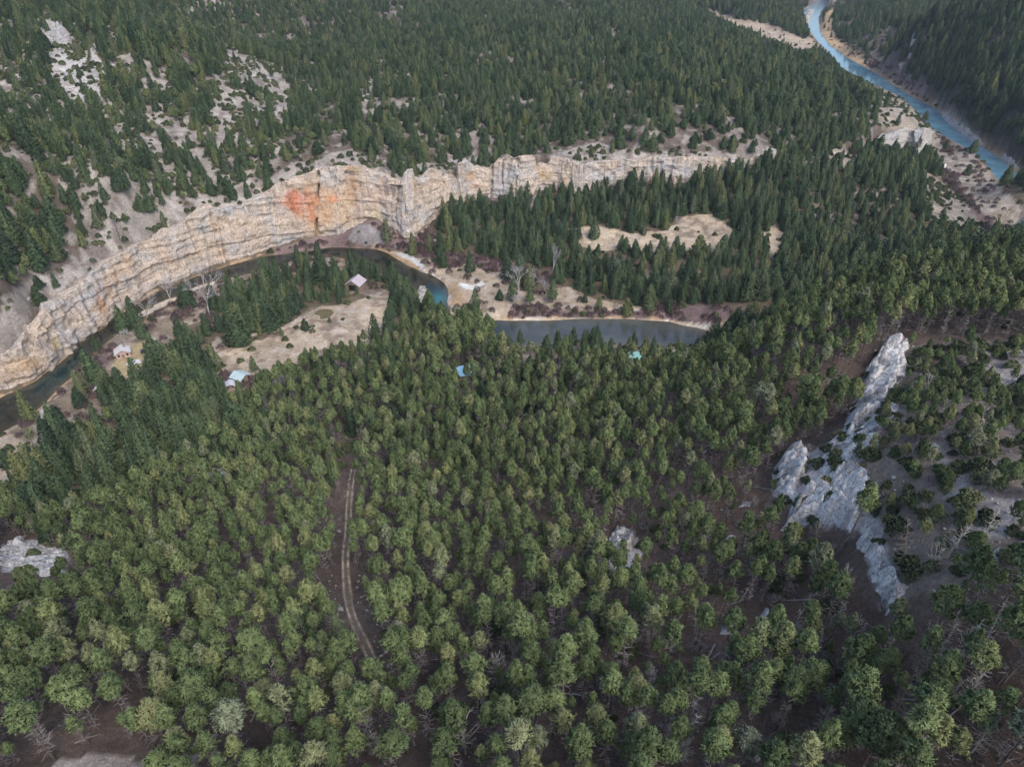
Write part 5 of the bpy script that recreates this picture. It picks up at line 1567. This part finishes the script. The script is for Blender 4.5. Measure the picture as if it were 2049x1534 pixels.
def describe(items, marks, noun):
    """items: (px,py,word). One line per thing: shape, then its rank and direction from something easy to find."""
    keys = []
    for (px, py, w) in items:
        d = [((px - a) ** 2 + (1.25 * (py - b)) ** 2, k) for k, (a, b, s) in enumerate(marks)]
        dd, k = min(d)
        a, b, s = marks[k]
        dx, dy = px - a, py - b
        dr = ("right of" if dx > 0 else "left of") if abs(dx) > abs(dy) * 1.1 else ("below" if dy > 0 else "above")
        keys.append((k, dr, w, dd))
    out = [None] * len(items)
    groups = {}
    for i, (k, dr, w, dd) in enumerate(keys):
        groups.setdefault((k, dr, w), []).append((dd, i))
    for (k, dr, w), L in groups.items():
        L.sort()
        for r, (_, i) in enumerate(L):
            out[i] = "%s %s %s%s %s" % (w, noun, "" if len(L) == 1 else (ORD[min(r, 13)] + " "), dr, marks[k][2])
            if len(out[i].split()) > 16:
                out[i] = out[i].replace(noun, noun.split()[-1], 1)
    return out


PINE_MARKS = [(735, 1300, "the track's lower end"), (700, 1180, "the track's bend"), (700, 1020, "the track's upper half"), (705, 950, "the track's top"), (180, 1520, "the gravel turnout"),
              (70, 1115, "the left edge bedrock"), (435, 950, "the lone white boulder"), (1240, 1100, "the wedge outcrop"), (1590, 960, "the rounded buttress"), (1650, 1040, "the cracked crag"),
              (1775, 1190, "the streaked slab"), (1785, 695, "the ridge cap"), (1740, 800, "the long slab"), (1460, 1262, "the split boulder"), (1535, 1235, "the pointed boulder"),
              (822, 1310, "the leaning bare trunk"), (400, 1510, "the short gravel track"), (1958, 550, "the white crest rock"), (1995, 1040, "the right edge scree"),
              (2000, 750, "the bare ridge top"), (0, 1534, "the lower left corner"), (2049, 1534, "the lower right corner"), (1024, 1534, "the bottom edge's middle"),
              (600, 1534, "the bottom edge left of centre"), (1450, 1534, "the bottom edge right of centre"), (0, 1320, "the left edge, low down"), (2049, 1280, "the right edge, low down"),
              (995, 1340, "the star shaped bare crown"), (400, 1350, "the big trees below the left slope"), (1100, 1250, "the open red floor")]
FIR_MARKS = [(714, 566, "the barn"), (648, 631, "the pond"), (248, 706, "the cabin"), (484, 757, "the ice blue roof"), (410, 585, "the tall bare cottonwoods"), (640, 480, "the red stained cliff"),
             (775, 465, "the talus at the cliff foot"), (870, 470, "the left end of the fir stand"), (990, 430, "the blue scree tongue"), (1080, 390, "the ochre cave"), (1300, 480, "the inner meadow"),
             (1200, 470, "the meadow's left end"), (1450, 490, "the meadow's right end"), (1040, 570, "the white cottonwood"), (1107, 510, "the grey dead fir"), (1280, 600, "the riverside willows"),
             (1430, 655, "the river's gravel tip"), (850, 590, "the rock tower"), (880, 600, "the turquoise bend"), (790, 530, "the gravel bar"), (1520, 320, "the cliff's right end"),
             (1250, 350, "the white cliff"), (1830, 280, "the spur cliff"), (1880, 336, "the camper trailer"), (1920, 420, "the shrubby scree"), (1700, 450, "the young firs"),
             (1600, 560, "the wooded flat"), (270, 730, "the lilac trailer"), (560, 600, "the island trees"), (470, 660, "the valley track"), (190, 849, "the white boat"), (20, 930, "the left edge meadow"),
             (350, 540, "the river under the cliff"), (120, 560, "the left cliff rim"), (250, 450, "the pale rim"), (100, 450, "the left wooded slope"), (400, 400, "the middle rim"), (600, 330, "the rim above the stain"),
             (850, 320, "the cliff pinnacles"), (1090, 310, "the notch in the cliff"), (1350, 300, "the rim above the white cliff")]


def plant(sel, VAR, words, noun, name, mat_tr, marks, group, cat):
    items = [(PX[i], PY[i], words[pick[i]] if SC_[i] > 0.62 * HF[i] else "young " + words[pick[i]].split()[-1]) for i in sel]
    labs = describe(items, marks, noun)
    first = {}
    for q, i in enumerate(sel):
        cm, sm, tm = VAR[pick[i]]
        root = empty(name, (X[i], Y[i], Z[i] - SINK[i]), 0, labs[q], cat, group)
        root.rotation_euler = (TX[i], TY[i], RZ[i]); root.scale = (WX[i], WX[i], SC_[i])
        c = bpy.data.objects.new("crown", cm); c.parent = root; COL.objects.link(c)
        if pick[i] not in first:
            if tm is None:
                s = sm.build("trunk", M['bark'], root)
            else:                                             # stem and the dead side branches growing from it
                ns = len(sm.f); sm.add(tm.v, tm.f)
                s = mesh_obj("trunk", sm.v, sm.f, [M['bark'], M['twig']], root, midx=[0] * ns + [1] * (len(sm.f) - ns))
            first[pick[i]] = (c, s)
        else:
            s = bpy.data.objects.new("trunk", first[pick[i]][1].data); s.parent = root; COL.objects.link(s)
    return first


score = np.where(inframe, size, 0)
isp = (kd == 'p')
ip = np.where(isp)[0]; ip = ip[np.argsort(-score[ip])][:300]
iff = np.where(~isp)[0]; iff = iff[np.argsort(-score[iff])][:300]
fp = plant(ip, PV, [k[0] for k in PINE_KINDS], "pine", "pine_tree", None, PINE_MARKS, "pines on the near slope and ridge", "pine tree")
ff = plant(iff, FV, [k[0] for k in FIR_KINDS], "fir", "fir_tree", None, FIR_MARKS, "firs in the valley and above the cliff", "fir tree")


def rest(sel, first, nv, name, label, cat):
    keep = [k for k in range(nv) if k in first]
    lut = np.array([keep.index(k) if k in keep else 0 for k in range(nv)])
    S = np.stack([WX[sel], WX[sel], SC_[sel]], 1); R = np.stack([TX[sel], TY[sel], RZ[sel]], 1)
    instanced(name, (X[sel], Y[sel], Z[sel] - SINK[sel], S, R, lut[pick[sel]], None), [first[k] for k in keep], label, cat)


rp = np.setdiff1d(np.where(isp)[0], ip); rf = np.setdiff1d(np.where(~isp)[0], iff)
rest(rp, fp, 7, "pine_forest", "green pines covering the near slope beyond the closest trees", "pine forest")
rest(rf, ff, 5, "fir_forest", "dark firs covering the valley and the hills behind the cliff", "fir forest")
print("forest points", len(rp), len(rf))
# ------------------------------------------------------------------ shrubs
def bush_mesh(name, seed, R, Hh, mat, L, W, n, spread):
    rng = np.random.default_rng(seed)
    a = rng.uniform(0, 6.283, n); t = rng.uniform(0, 1, n)
    lob = 1 + .22 * np.sin(3 * a + seed) + .12 * np.sin(5 * a)
    r = R * np.sqrt(1 - t ** 2.2) * lob * rng.uniform(.55, 1, n) ** .5
    C = np.stack([np.cos(a) * r, np.sin(a) * r, Hh * t * rng.uniform(.8, 1.05, n)], 1)
    nr = C / np.array([R, R, Hh]) + np.array([0, 0, .5]); nr /= np.linalg.norm(nr, axis=1)[:, None]
    V, F, Nn = tufts(C, nr, L, W, 5, spread, rng)
    return tri_mesh(name, V, F, mat, Nn)


BUSH = [bush_mesh("evergreen_shrub", 31 + i, 1.0, (1.1, 1.5, .8)[i], M['bush'], 0.30, .14, 200, .5) for i in range(3)]
BRSH = [bush_mesh("grey_brush", 51 + i, 1.1, (1.2, 1.6, 1.0)[i], M['brush'], .6, .022, 110, .6) for i in range(3)]
WILL = [bush_mesh("willow_shrub", 41 + i, 1.25, (1.5, 1.9, 1.3)[i], M['willow'], .55, .045, 130, .45) for i in range(3)]


def shrubs():
    out = []
    for (x0, x1, y0, y1, sp, cap) in ((-150, 260, 0, 300, 2.6, 0), (-420, 560, 120, 620, 2.9, 1), (-700, 700, 620, 1050, 4.2, 2)):
        Xs, Ys = scatter(x0, x1, y0, y1, sp, TR)
        k = np.abs(Xs) < 60 + (Ys + 110) * .8
        Xs, Ys = Xs[k], Ys[k]
        Zs = height(Xs, Ys)
        ok, px, py, f = in_view(Xs, Ys, Zs, 60, -40, 1700)
        Xs, Ys, Zs, px, py = Xs[ok], Ys[ok], Zs[ok], px[ok], py[ok]
        z = zone_of(px, py)
        nm = np.isin(z, NEARZ)
        sel = (nm if cap == 0 else ~nm) & (z >= 0)
        Xs, Ys, Zs, px, py, z = Xs[sel], Ys[sel], Zs[sel], px[sel], py[sel], z[sel]
        den = np.array([ZONES[i][6] for i in z]) * (0.42 if cap == 0 else np.array([.95 if ZONES[i][2] == 'willow' else .36 for i in z]))
        den = den * np.clip(1 + 2.2 * fbm(Xs / 14, Ys / 14, 12.2, 3), 0, 2.4)
        rs = river_sd(Xs, Ys); sd = near_wall(Xs, Ys)
        ok = (TR.uniform(0, 1, len(Xs)) < den) & (rs > 1.6) & ~((sd > -.5) & (sd < 9)) & (dist_line(Xs, Ys, TRACKW) > 2.2)
        for (hx, hy, hr) in KEEP[:12]:
            ok &= (Xs - hx) ** 2 + (Ys - hy) ** 2 > (hr * .8) ** 2
        out.append([a[ok] for a in (Xs, Ys, Zs, px, py, z)])
    A = [np.concatenate([o[i] for o in out]) for i in range(6)]
    z = A[5]
    wl = np.array([ZONES[i][2] == 'willow' or ZONES[i][0] in ('flatR', 'flatC', 'vopen', 'farbank') for i in z])
    wl &= TR.uniform(0, 1, len(z)) < .9
    nb = np.array([ZONES[i][0] in ('near', 'rightlow', 'ridge') for i in z]) & (TR.uniform(0, 1, len(z)) < np.where(np.array([ZONES[i][0] == 'ridge' for i in z]), .3, .8))
    return A, wl, nb


SA, SW, SB = shrubs()
_, _, sf = proj(SA[0], SA[1], SA[2])


def plant_shrubs(mask, meshes, lo, hi, words, noun, name, group, cat, rname, rlabel, maxn):
    I = np.where(mask)[0]
    s = TR.uniform(lo, hi, len(I)); pk = TR.integers(0, 3, len(I)); rz = TR.uniform(0, 6.28, len(I))
    infr = (SA[3][I] > 3) & (SA[3][I] < 2046) & (SA[4][I] > 3) & (SA[4][I] < 1531)
    o = np.argsort(-np.where(infr, s / sf[I], 0))
    ind, rest_ = o[:maxn], o[maxn:]
    labs = describe([(SA[3][I[q]], SA[4][I[q]], words[pk[q]]) for q in ind], FIR_MARKS if name == "willow_shrub" else PINE_MARKS + FIR_MARKS, noun)
    first = {}
    for l, q in zip(labs, ind):
        i = I[q]
        ob = bpy.data.objects.new(name, meshes[pk[q]]); COL.objects.link(ob)
        ob.location = (SA[0][i], SA[1][i], SA[2][i] - .1); ob.rotation_euler = (0, 0, rz[q]); ob.scale = (s[q], s[q], s[q])
        tag(ob, l, cat, group)
        first.setdefault(pk[q], (ob,))
    if len(rest_):
        i = I[rest_]
        S = np.repeat(s[rest_][:, None], 3, 1); R = np.stack([0 * rz[rest_], 0 * rz[rest_], rz[rest_]], 1)
        instanced(rname, (SA[0][i], SA[1][i], SA[2][i] - .1, S, R, pk[rest_], None), [first[k] for k in range(3)], rlabel, cat)


plant_shrubs(SB, BRSH, .6, 1.3, ["spiky grey", "tall grey", "low grey"], "leafless brush", "grey_brush", "leafless grey brush under the pines", "brush",
             "grey_brush_understory", "grey leafless brush and twigs under the near pines", 200)
plant_shrubs(~SW & ~SB, BUSH, .7, 1.7, ["round dark", "upright dark", "flat dark"], "evergreen shrub", "evergreen_shrub", "evergreen shrubs on scree and ridge", "shrub",
             "evergreen_shrubs", "small dark shrubs dotted over the pale scree slopes", 220)
plant_shrubs(SW, WILL, .7, 1.6, ["purplish rounded", "purplish tall", "purplish low"], "leafless willow shrub", "willow_shrub", "leafless willows on the river flats", "willow shrub",
             "willow_thicket", "purple brown leafless willow thickets along the river banks", 220)

# ------------------------------------------------------------------ dead standing trees
snag_m = [snag_mesh(61, 10, .15, 60, .25, 1.6, (.7, .2)), snag_mesh(62, 8, .13, 44, .5, 1.9, (-.4, .5)), snag_mesh(63, 11.5, .16, 36, .1, 1.3, (1.8, .1)), snag_mesh(64, 6.5, .14, 40, .9, 2.0, (.3, .2), .3, 3)]
SW_WORD = ["tall many twigged", "spreading", "thin leaning", "star topped"]
smesh = {}
spots = [(1015, 872, 3, 1.35), (995, 1372, 3, 1.3), (822, 1322, 2, 1.1), (932, 1512, 3, 1.3), (1425, 1412, 0, .8), (1310, 1390, 0, .8), (1522, 1418, 0, .95), (1600, 1330, 2, 1.0), (1720, 1420, 0, 1.0),
         (1760, 1330, 0, .9), (1790, 1480, 1, .9), (1905, 1420, 0, .9), (1640, 1280, 1, .8), (1190, 1240, 0, .8), (998, 995, 0, .9), (510, 1160, 1, .8), (1480, 1120, 1, .8), (1850, 790, 3, .9), (725, 900, 0, .9)]
for i in range(95):
    for _ in range(30):
        a, b = (TR.uniform(1250, 2045), TR.uniform(1080, 1534)) if i % 10 < 6 else (TR.uniform(20, 1700), TR.uniform(800, 1530))
        if not any(abs(a - c[0]) + abs(b - c[1]) < 22 for c in spots):
            break
    spots.append((a, b, int(TR.integers(0, 4)), TR.uniform(.6, 1.05)))
info = []
for (a, b, k, s) in spots:
    x, y, z = ground_at(a, b)
    zz = zone_of(np.array([a]), np.array([b]))[0]
    if min(math.hypot(x - h[0], y - h[1]) for h in KEEP) < 2 or dist_line(np.array([x]), np.array([y]), TRACKW)[0] < 1.8:
        continue
    info.append((a, b, k, s, x, y, z))
labs = describe([(q[0], q[1], SW_WORD[q[2]]) for q in info], PINE_MARKS, "bare dead tree")
for q, l in zip(info, labs):
    a, b, k, s, x, y, z = q
    key = (k, len(smesh) % 2 if (k, 0) not in smesh else int(TR.integers(0, 2)))
    if key not in smesh:
        ob = snag_m[k].build("dead_tree", M['dead'] if key[1] == 0 or k == 3 else M['deaddark']); smesh[key] = ob.data
    else:
        ob = bpy.data.objects.new("dead_tree", smesh[key]); COL.objects.link(ob)
    ob.location = (x, y, z - .2); ob.rotation_euler = (TR.normal(0, .06), TR.normal(0, .06), TR.uniform(0, 6.28)); ob.scale = (s, s, s)
    tag(ob, l, "dead tree", "bare dead trees on the near slope")

# ------------------------------------------------------------------ leafless cottonwoods
def cottonwood(seed, H, spread=.5):
    rng = random.Random(seed); m = MB()

    def grow(p, d, L, r, lev):
        e = p + d * L
        mid = p + d * L * .5 + Vector((rng.uniform(-1, 1), rng.uniform(-1, 1), 0)) * L * .05
        m.tube([p, mid, e], [r, r * .8, r * .6], 5 if lev < 2 else 3, False)
        if lev == 5 or L < .35:
            return
        for k in range(3):
            a = rng.uniform(0, 6.28); o = d.orthogonal().normalized(); c = d.cross(o)
            nd = (d + (o * math.cos(a) + c * math.sin(a)) * rng.uniform(.35, .85) * spread * 1.6 + Vector((0, 0, .12))).normalized()
            grow(p.lerp(e, rng.uniform(.55, 1)), nd, L * rng.uniform(.6, .82), max(r * .58, .038), lev + 1)
    grow(Vector((0, 0, -.8)), Vector((0.04, 0.03, 1)).normalized(), H * .36, H * .018, 0)
    return m


M['cotton'] = plain("pale_cottonwood_bark", (0.42, 0.395, 0.40), 0.9, .2, 1)
CW = [((420, 632), 23, "tallest bare cottonwood beside the river under the cliff"), ((409, 575), 18, "bare cottonwood right behind the tallest one at the water's edge"),
      ((297, 640), 16, "bare cottonwood at left, hanging over the dark river"), ((342, 606), 13, "smaller bare cottonwood right of the overhanging one"),
      ((1037, 592), 18, "white crowned bare cottonwood on the river flat"), ((1060, 586), 13, "second white cottonwood just right of the white crowned one"),
      ((1094, 602), 13, "slender grey leafless tree right of the white cottonwoods"), ((1107, 545), 15, "grey leafless tree at the edge of the fir stand"),
      ((960, 588), 6, "small pale leafless tree on the gravel point"), ((1030, 614), 8, "low grey leafless tree by the willows"), ((648, 545), 9, "pale leafless tree behind the barn firs"),
      ((1395, 510), 8, "grey leafless tree below the inner meadow"), ((1355, 455), 8, "silver leafless tree above the inner meadow"), ((250, 690), 9, "grey leafless tree behind the cabin"),
      ((1800, 150), 14, "pale leafless tree on the far river bank")]
for i, (p, H, l) in enumerate(CW):
    x, y, z = ground_at(*p)
    ob = cottonwood(80 + i, H, .55 if i not in (6, 7) else .3).build("bare_cottonwood", M['cotton']); ob.location = (x, y, z)
    tag(ob, l, "leafless tree", "leafless trees along the river")

# ------------------------------------------------------------------ special firs standing alone
SOLO = [((775, 485), 14, 0, "lone slim fir on the pale talus at the cliff foot"), ((598, 530), 10, 1, "fir leaning over the river's near bank below the stain"), ((1198, 620), 7, 1, "short fir beside the willows on the river bank"),
        ((1253, 630), 9, 4, "round bushy fir at the water's edge among willows"), ((1170, 605), 6, 2, "small fir in the open flat right of the cottonwoods"), ((612, 660), 6, 4, "bushy fir in the open meadow beside the valley track"),
        ((540, 660), 14, 4, "big round fir at the tip of the island trees"), ((480, 690), 16, 4, "largest round fir above the valley track"), ((22, 935), 8, 4, "stout fir alone on the left edge meadow"),
        ((1155, 480), 12, 0, "slim fir at the left end of the inner meadow"), ((1188, 478), 13, 2, "tapered fir beside the slim one at the meadow's left end"), ((1290, 512), 7, 2, "small fir at the lower edge of the inner meadow"),
        ((1320, 515), 11, 1, "broad fir centred below the inner meadow"), ((1395, 520), 14, 4, "large dome topped fir below the inner meadow"), ((1060, 610), 11, 3, "thin straggly fir under the white cottonwood"),
        ((1025, 605), 12, 3, "thin straggly fir left under the white cottonwood"), ((1105, 606), 12, 3, "thin fir right of the slender grey trees"), ((660, 645), 3, 4, "tiny fir at the pond's right side"),
        ((1880, 352), 9, 0, "dark fir beside the white camper"), ((1868, 318), 8, 0, "dark fir at the foot of the spur cliff"), ((1850, 240), 8, 4, "round tree on the bare spur crest"), ((1000, 600), 6, 4, "bushy dark tree on the gravel flat by the bend"),
        ((400, 745), 17, 1, "largest broad fir in front of the pale road, left of the blue roof"), ((335, 745), 15, 2, "tapered fir beside the lilac trailer"), ((510, 745), 8, 3, "thin fir left edge of the lower meadow")]
for (p, H, k, l) in SOLO:
    x, y, z = ground_at(*p)
    cm = FV[k][0]; s = H / FIR_KINDS[k][1]['H']
    root = empty("fir_tree", (x, y, z - .15), 0, l, "fir tree", "firs in the valley and above the cliff")
    root.rotation_euler = (0, 0, H * 1.3); root.scale = (s * 1.1, s * 1.1, s)
    c = bpy.data.objects.new("crown", cm); c.parent = root; COL.objects.link(c)
    kk2 = k if k in ff else list(ff)[0]
    t = bpy.data.objects.new("trunk", ff[kk2][1].data); t.parent = root; COL.objects.link(t)

# ------------------------------------------------------------------ fallen logs
LOGS = [((1531, 1065), (1530, 1160)), ((1522, 1140), (1478, 1208)), ((1560, 1050), (1490, 1030)), ((1740, 1440), (1690, 1495)), ((1545, 1240), (1500, 1360)), ((1800, 1360), (1725, 1470)), ((1610, 1210), (1690, 1225)),
        ((160, 1365), (180, 1370)), ((150, 1488), (205, 1470)), ((300, 1165), (335, 1150)), ((850, 1120), (830, 1160)), ((470, 1190), (515, 1140)), ((1010, 840), (1015, 870)), ((420, 1160), (440, 1195)), ((1230, 1010), (1270, 990)),
        ((1100, 1080), (1130, 1130)), ((1960, 1380), (1880, 1450)), ((1365, 1230), (1335, 1270)), ((1430, 1290), (1410, 1330)), ((170, 1230), (230, 1200)), ((620, 1140), (640, 1160)), ((1555, 985), (1500, 975)), ((1500, 970), (1560, 1000))]
for i in range(42):
    a, b = (TR.uniform(1250, 2030), TR.uniform(1120, 1520)) if i % 3 else (TR.uniform(60, 1300), TR.uniform(900, 1520))
    t = TR.uniform(0, 3.14); L = TR.uniform(25, 75)
    LOGS.append(((a, b), (a + math.cos(t) * L, b + math.sin(t) * L * .8)))
li = []
for (p, q) in LOGS:
    A = ground_at(*p); B = ground_at(*q)
    d = math.hypot(A[0] - B[0], A[1] - B[1])
    if d < 1.5 or d > 16:
        continue
    li.append((p, q, A, B, d))
labs = describe([((p[0] + q[0]) / 2, (p[1] + q[1]) / 2, "long pale" if d > 7 else "short grey") for p, q, A, B, d in li], PINE_MARKS, "fallen log")
for (p, q, A, B, d), l in zip(li, labs):
    m = MB(); n = 5; rng = random.Random(int(p[0]))
    r = 0.11 + d * 0.009
    P = []
    for k in range(n):
        t = k / (n - 1); x = A[0] + (B[0] - A[0]) * t; y = A[1] + (B[1] - A[1]) * t
        P.append(Vector((x, y, hz(x, y) + r * .8)))
    m.tube(P, [r * (1 - .6 * k / (n - 1)) for k in range(n)], 6)
    dv = (P[-1] - P[0]).normalized()
    for k in range(int(d * 2.2)):
        c = P[0].lerp(P[-1], rng.uniform(.25, 1)); c.z = hz(c.x, c.y) + r
        o = Vector((rng.uniform(-1, 1), rng.uniform(-1, 1), rng.uniform(0.1, 1))).normalized() * rng.uniform(.4, 1.2) + dv * .4
        m.tube([c, c + o], [.03, .01], 3, False)
    o = m.build("fallen_log", M['dead'] if rng.random() < .6 else M['deaddark'])
    tag(o, l, "log", "fallen logs on the near slope")

# ------------------------------------------------------------------ loose stones
def stones():
    Vs, Fs = [], []
    ico = np.array([(0, 0, 1), (.89, 0, .45), (.28, .85, .45), (-.72, .53, .45), (-.72, -.53, .45), (.28, -.85, .45), (.72, .53, -.45), (-.28, .85, -.45), (-.89, 0, -.45), (-.28, -.85, -.45), (.72, -.53, -.45), (0, 0, -1)])
    fc = np.array([(0, 1, 2), (0, 2, 3), (0, 3, 4), (0, 4, 5), (0, 5, 1), (1, 6, 2), (2, 7, 3), (3, 8, 4), (4, 9, 5), (5, 10, 1), (6, 7, 2), (7, 8, 3), (8, 9, 4), (9, 10, 5), (10, 6, 1), (11, 7, 6), (11, 8, 7), (11, 9, 8), (11, 10, 9), (11, 6, 10)])
    Xs, Ys = scatter(-180, 260, 20, 330, 1.25, TR)
    k = np.abs(Xs) < 50 + (Ys + 60) * .8
    Xs, Ys = Xs[k], Ys[k]; Zs = height(Xs, Ys)
    px, py, f = proj(Xs, Ys, Zs); z = zone_of(px, py)
    dn = {'ridge': .25, 'ridgebare': .3, 'ridgebare2': .6, 'ridgeslab': .4, 'ridgeslab2': .4, 'turnout': .12, 'leftrock2': .5, 'rightlow': .05, 'near': .012, 'wedge': .5, 'leftrock': .4, 'turnout2': .05}
    den = np.array([dn.get(ZONES[i][0], 0) if i >= 0 else 0 for i in z])
    td = dist_line(Xs, Ys, TRACKW)
    den = np.maximum(den, np.where((td > 1.7) & (td < 4.5) & (py > 1150), .55, 0))
    ok = (TR.uniform(0, 1, len(Xs)) < den) & (px > -40) & (px < 2090) & (py < 1600)
    for x, y, zz in zip(Xs[ok], Ys[ok], Zs[ok]):
        s = TR.uniform(.08, .34) * (1 + (TR.uniform() < .06) * 1.6)
        v = ico * TR.uniform(.65, 1.15, (12, 1)) * np.array([s * TR.uniform(.8, 1.6), s, s * .6])
        a = TR.uniform(0, 6.28); c_, s_ = math.cos(a), math.sin(a)
        v = np.stack([v[:, 0] * c_ - v[:, 1] * s_, v[:, 0] * s_ + v[:, 1] * c_, v[:, 2]], 1) + np.array([x, y, zz + s * .15])
        Fs.append(fc + 12 * len(Vs)); Vs.append(v)
    Xs, Ys = scatter(-420, 420, 200, 640, 2.6, TR)
    k = np.abs(Xs) < 50 + (Ys + 60) * .8
    Xs, Ys = Xs[k], Ys[k]; Zs = height(Xs, Ys)
    px, py, f = proj(Xs, Ys, Zs); z = zone_of(px, py)
    dn = {'rim': .22, 'rim2': .25, 'rim3': .3, 'leftslope': .16, 'lefta': .5, 'leftb': .2, 'leftc': .35, 'leftd': .4, 'lefte': .3, 'cleard': .3, 'spur': .2, 'screeR': .1, 'talus1': .5, 'talusfoot': .08}
    den = np.array([dn.get(ZONES[i][0], 0) if i >= 0 else 0 for i in z]) * np.clip(1 + 3 * fbm(Xs / 12, Ys / 12, 33, 3), 0, 4)
    sdw = near_wall(Xs, Ys)
    ok = (TR.uniform(0, 1, len(Xs)) < den) & (px > -40) & (px < 2090) & (py > -20) & ~((sdw > -.5) & (sdw < 8)) & (river_sd(Xs, Ys) > 1)
    for x, y, zz in zip(Xs[ok], Ys[ok], Zs[ok]):
        s = TR.uniform(.25, .8) * (1 + (TR.uniform() < .08) * 1.5)
        v = ico * TR.uniform(.6, 1.2, (12, 1)) * np.array([s * TR.uniform(.8, 2.0), s, s * .75])
        a = TR.uniform(0, 6.28); c_, s_ = math.cos(a), math.sin(a)
        v = np.stack([v[:, 0] * c_ - v[:, 1] * s_, v[:, 0] * s_ + v[:, 1] * c_, v[:, 2]], 1) + np.array([x, y, zz + s * .15])
        Fs.append(fc + 12 * len(Vs)); Vs.append(v)
    print("stones", len(Vs))
    o = mesh_obj("loose_stones", np.concatenate(Vs), np.concatenate(Fs), M['rock2'])
    color_attr(o, np.tile(np.array([[.42, .40, .39, 0.0]]), (len(o.data.vertices), 1)))
    tag(o, "loose pale stones strewn over the ridge and beside the track", "stones", kind='stuff')



stones()
# ------------------------------------------------------------------ air
hm = bpy.data.materials.new("pale_air"); hm.use_nodes = True
hn = hm.node_tree; hn.nodes.remove(hn.nodes["Principled BSDF"])
pv = hn.nodes.new("ShaderNodeVolumePrincipled")
pv.inputs["Color"].default_value = (0.72, 0.83, 1.0, 1)
pv.inputs["Density"].default_value = 0.00007
pv.inputs["Anisotropy"].default_value = 0.2
hn.links.new(pv.outputs[0], hn.nodes["Material Output"].inputs["Volume"])
m = MB(); m.box(-3600, 3600, -260, 3500, -12, 420)
hz_o = m.build("haze", hm)
tag(hz_o, "thin bluish air over the canyon", "haze", kind='stuff')
